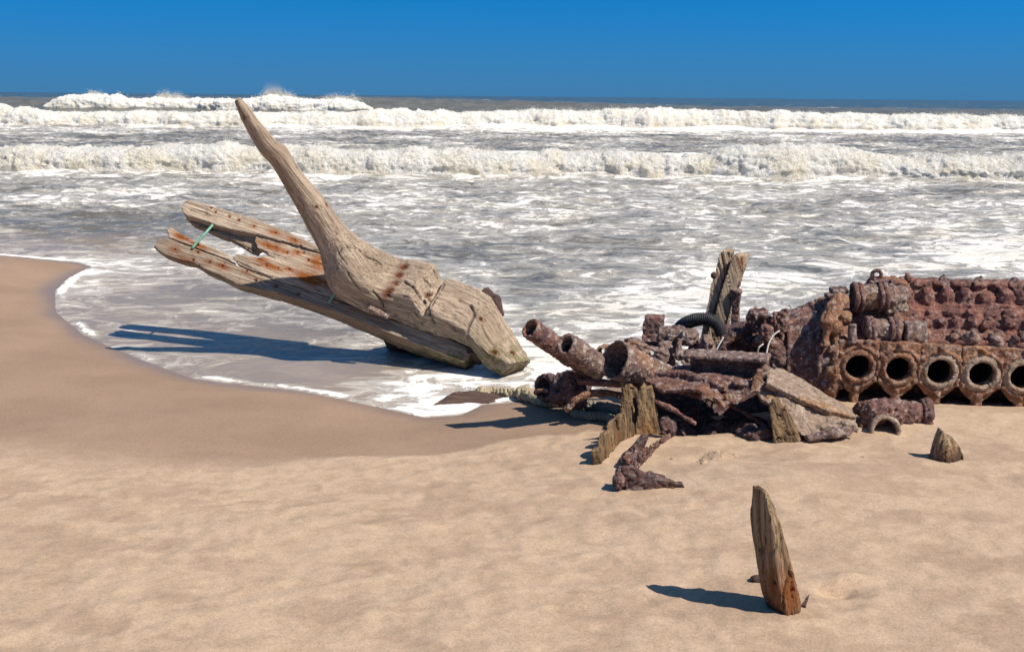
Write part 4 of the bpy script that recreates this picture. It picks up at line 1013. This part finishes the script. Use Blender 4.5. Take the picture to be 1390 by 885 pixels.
# corrugated hose
s = S(); c = catmull([P(918,452,6.55),P(928,441,6.5),P(945,434,6.45),P(962,434,6.42),P(974,442,6.40),P(979,456,6.38)],12); rr = [.050+.007*math.sin(k*2*math.pi/3.0) for k in range(len(c))]
cc = catmull(c, 3); rr = [.041+.006*math.sin(k*2*math.pi/5.0) for k in range(len(cc))]; V = []; s.tube(cc, rr, 20)
mesh_obj('corrugated_hose', s.v, s.f, 'rubber'); tag(bpy.context.scene.objects['corrugated_hose'], 'black corrugated hose arching in front of the upright timber', 'hose')
# rust sheet wall and debris between hose and housing
s = S(); s.prism([P(975,446,6.45),P(1000,444,6.5),P(1040,436,6.5),P(1058,438,6.5),P(1056,510,6.3),P(1040,520,6.2),P(985,505,6.25)],[.02,.10,0]); s.ball(P(1015,462,6.38),(.12,.06,.07)); s.ball(P(1050,485,6.3),(.08,.06,.12)); s.tube([P(975,480,6.28),P(992,455,6.3),P(1030,444,6.4)],.03)
metal('rust_sheet', s, 'rust_dark', None, .0085, 2.4, 'dark crumpled rust sheet between black hose and engine housing', 'sheet metal', seed=140)
s = S(); r = np.random.RandomState(5)
for k in range(26):
    p = P(1020+48*r.rand(), 424+48*r.rand()**1.3, 6.2+.2*r.rand())
    if k % 3 == 0: s.ring(p, r.randn(3), .03, .012, 14, 6)
    else: s.ball(p, .02+.025*r.rand(3), 8)
s.tube([P(1029,420,6.35),P(1031,440,6.3)],[.012,.03]); s.ball(P(1040,452,6.15),(.045,.04,.06))
metal('chain_heap', s, 'rust', None, .0062, 1.4, 'tangled clump of rusted chain and fittings against the engine housing', 'chain', seed=141)
for k in range(3):
    s = S(); s.tube([P(1055+5*k,441,6.35),P(1078+4*k,436-2*k,6.45)],.014); metal('iron_rod', s, 'rust', None, .006, .8, ['lowest of three short rods reaching from chain clump to housing','middle of three short rods reaching from chain clump to housing','topmost of three short rods reaching from chain clump to housing'][k], 'rod', seed=142+k)
s = S(); s.prism([P(1016,440,6.6),P(1020,422,6.6),P(1025,418,6.6),P(1030,424,6.6),P(1030,450,6.6),P(1014,450,6.6)],[.02,.06,0]); wood('wood_stump', s, 'drift', (0.1,0,-1), None, .007, 1.3, 1.2, 'small pale wood stump behind the chain clump', 'timber', seed=145, up=(0,1,0))
def wire(pts, lab):
    s = S(); c = catmull([P(*q) for q in pts], 6); s.tube(c, .0055, 8); mesh_obj('bent_wire', s.v, s.f, 'wire'); o = COL.objects[-1]; tag(o, lab, 'wire', 'loose wires on the heap')
wire([(1040,484,5.85),(1043,468,5.9),(1050,455,5.95),(1058,449,6.0)], 'longest pale wire curving up right of the channel beam')
wire([(1028,480,5.9),(1030,472,5.9),(1036,467,5.92)], 'short hooked pale wire on the channel beam right end')
wire([(970,480,5.95),(976,468,5.97),(982,458,6.0)], 'straight pale wire leaning behind the channel beam left half')
wire([(1071,424,6.4),(1074,418,6.4),(1071,414,6.42)], 'tiny hooked wire above the chain clump against the water')
# valve elbow in the sand
def build_valve():
    b = GS(1205,588); t = empty('pipe_elbow', b, 'lumpy rusted pipe elbow with open round mouth resting on sand before the engine', 'pipe fitting')
    Y = b[1]
    s = S(); s.tube(catmull([P(1172,568,Y+.20),P(1195,562,Y+.18),P(1222,560,Y+.18),P(1245,563,Y+.2)],5), [.05]*3+[.085]*7+[.065]*6); s.ball(P(1190,560,Y+.12),(.09,.07,.07)); s.ball(P(1178,578,Y+.1),(.05,.05,.045)); s.ball(P(1170,555,Y+.2),(.045,.045,.045)); metal('body', s, 'rust', t, .0068, 2.4, seed=150)
    m = P(1200,583,Y); a = unit(np.array([-.05,-1,.15])); s = S(); s.pipe([m+a*.02, m-a*.12], [.082,.08], .016, 30); mo = metal('mouth', s, 'rust_grey', t, .0058, .7, seed=151)
    s = S(); s.ring(m+a*.02, a, .076, .014); metal('rim', s, 'rust_pale', mo, .0055, .5, seed=152)
    e = P(1250,562,Y+.2); s = S(); s.tube([e, e+ex*.05],[.085,.08],20); s.ring(e+ex*.035, ex, .075, .02); metal('end_flange', s, 'rust_dark', t, .0065, 1.2, seed=153)
build_valve()
# plank in the swash, rope
s = S(); s.prism([G(583,552,.0),G(600,541,.03),G(616,531,.06),G(640,530,.06),G(672,534,.04),G(690,541,.0),G(665,549,.0),G(640,551,-.005),G(600,553,-.01)],[0,.05,-.07])
wood('washed_plank', s, 'bark', (1,0,0), None, .0065, 1.0, .8, 'wet dark plank half buried at the foam edge below the bow', 'timber', seed=160, up=(0,1,0))
def rope(pts, r, mat, lab, turns, knots=(), nm='rope', fray=False):
    c = np.array(catmull(pts, 10)); n = len(c); t = empty(nm, c[n//2]-[0,0,r], lab, 'rope', 'ropes of the wreck'); seg = np.r_[0, np.cumsum(np.linalg.norm(np.diff(c,axis=0),axis=1))]; f = seg/seg[-1]
    m = 260; fi = np.linspace(0,1,m); cc = np.stack([np.interp(fi,f,c[:,k]) for k in range(3)],1)
    for s_ in range(3):
        ps = []; rs = []
        for i in range(m):
            tan = cc[min(i+1,m-1)]-cc[max(i-1,0)]; a,u,w = frame(tan); kb = 1+sum(k*math.exp(-((fi[i]-p)/.035)**2) for p,k in knots); q = 2*math.pi*(turns*fi[i]+s_/3); ps.append(cc[i]+r*.55*kb*(math.cos(q)*u+math.sin(q)*w)); rs.append(r*.52*kb)
        s = S(); s.tube(ps, rs, 10); V, N, F = remesh(s.v, s.f, r*.17); V = V+N*(r*.34*fbm(V*70,3))[:,None]; mesh_obj('strand', V, F, mat, t)
    return t
g = lambda x,y,h: GS(x,y)+[0,0,h]
rope([g(650,541,.03),g(668,538,.035),g(690,541,.04),g(712,543,.045),g(735,552,.04),g(758,552,.04),g(778,553,.04)], .036, 'rope', 'thick knotted tan rope lying on sand left of the heap', 9, ((.02,.5),(.42,.75),(.5,.4)))
rope([g(772,556,.05),g(790,561,.05),g(808,562,.05),g(830,566,.05),g(845,570,.05)], .038, 'rope_dark', 'shaded grey frayed rope end under the arched rod', 5, ((.2,.3),))
rope([g(778,568,.03),g(800,571,.03),g(820,572,.03),g(835,577,.03)], .028, 'rope_dark', 'thinner grey rope nearest the camera in the heap shadow', 5)

# crumbs of broken sand crust
def clods(px, py, n, spread, lab, seed):
    r = np.random.RandomState(seed); s = S(); q = GS(px,py)
    for k in range(n):
        x, y = q[0]+spread*r.randn()*.5, q[1]+spread*.5*r.randn()*.5; z = float(zs(x,y)[0]); s.ball([x,y,z+.004], [.010+.016*r.rand(), .008+.012*r.rand(), .005+.012*r.rand()], 7, axes=_rz(r.rand()*3))
    V, N, F = remesh(s.v, s.f, .0042); V = V+N*(.006*fbm(V*60,3)+.004*billow(V*110,2))[:,None]
    tag(mesh_obj('sand_clods', V, F, 'sand', attrs={'dry':np.full(len(V),.8)}), lab, 'sand', kind='stuff')
clods(965,622,46,.15,'crumbly clods of broken sand crust right of the iron bracket',3)
# small rust flakes scattered on the sand
r = np.random.RandomState(21); flake_spots = [(972,588,'flat rust flake on sand below the hollow'),(1098,603,'rust flake on sand right of the girder foot'),(1008,648,'lone rust flake on sand right of the iron bracket'),(905,672,'rust flake beside the tip of the iron bracket')]
for k, (px, py, lab) in enumerate(flake_spots):
    q = GS(px,py); s = S(); s.ball(q+[0,0,.004],(.020+.012*r.rand(),.012,.006),8); metal('rust_flake', s, 'rust_dark', None, .004, .5, lab, 'scrap', seed=170+k)
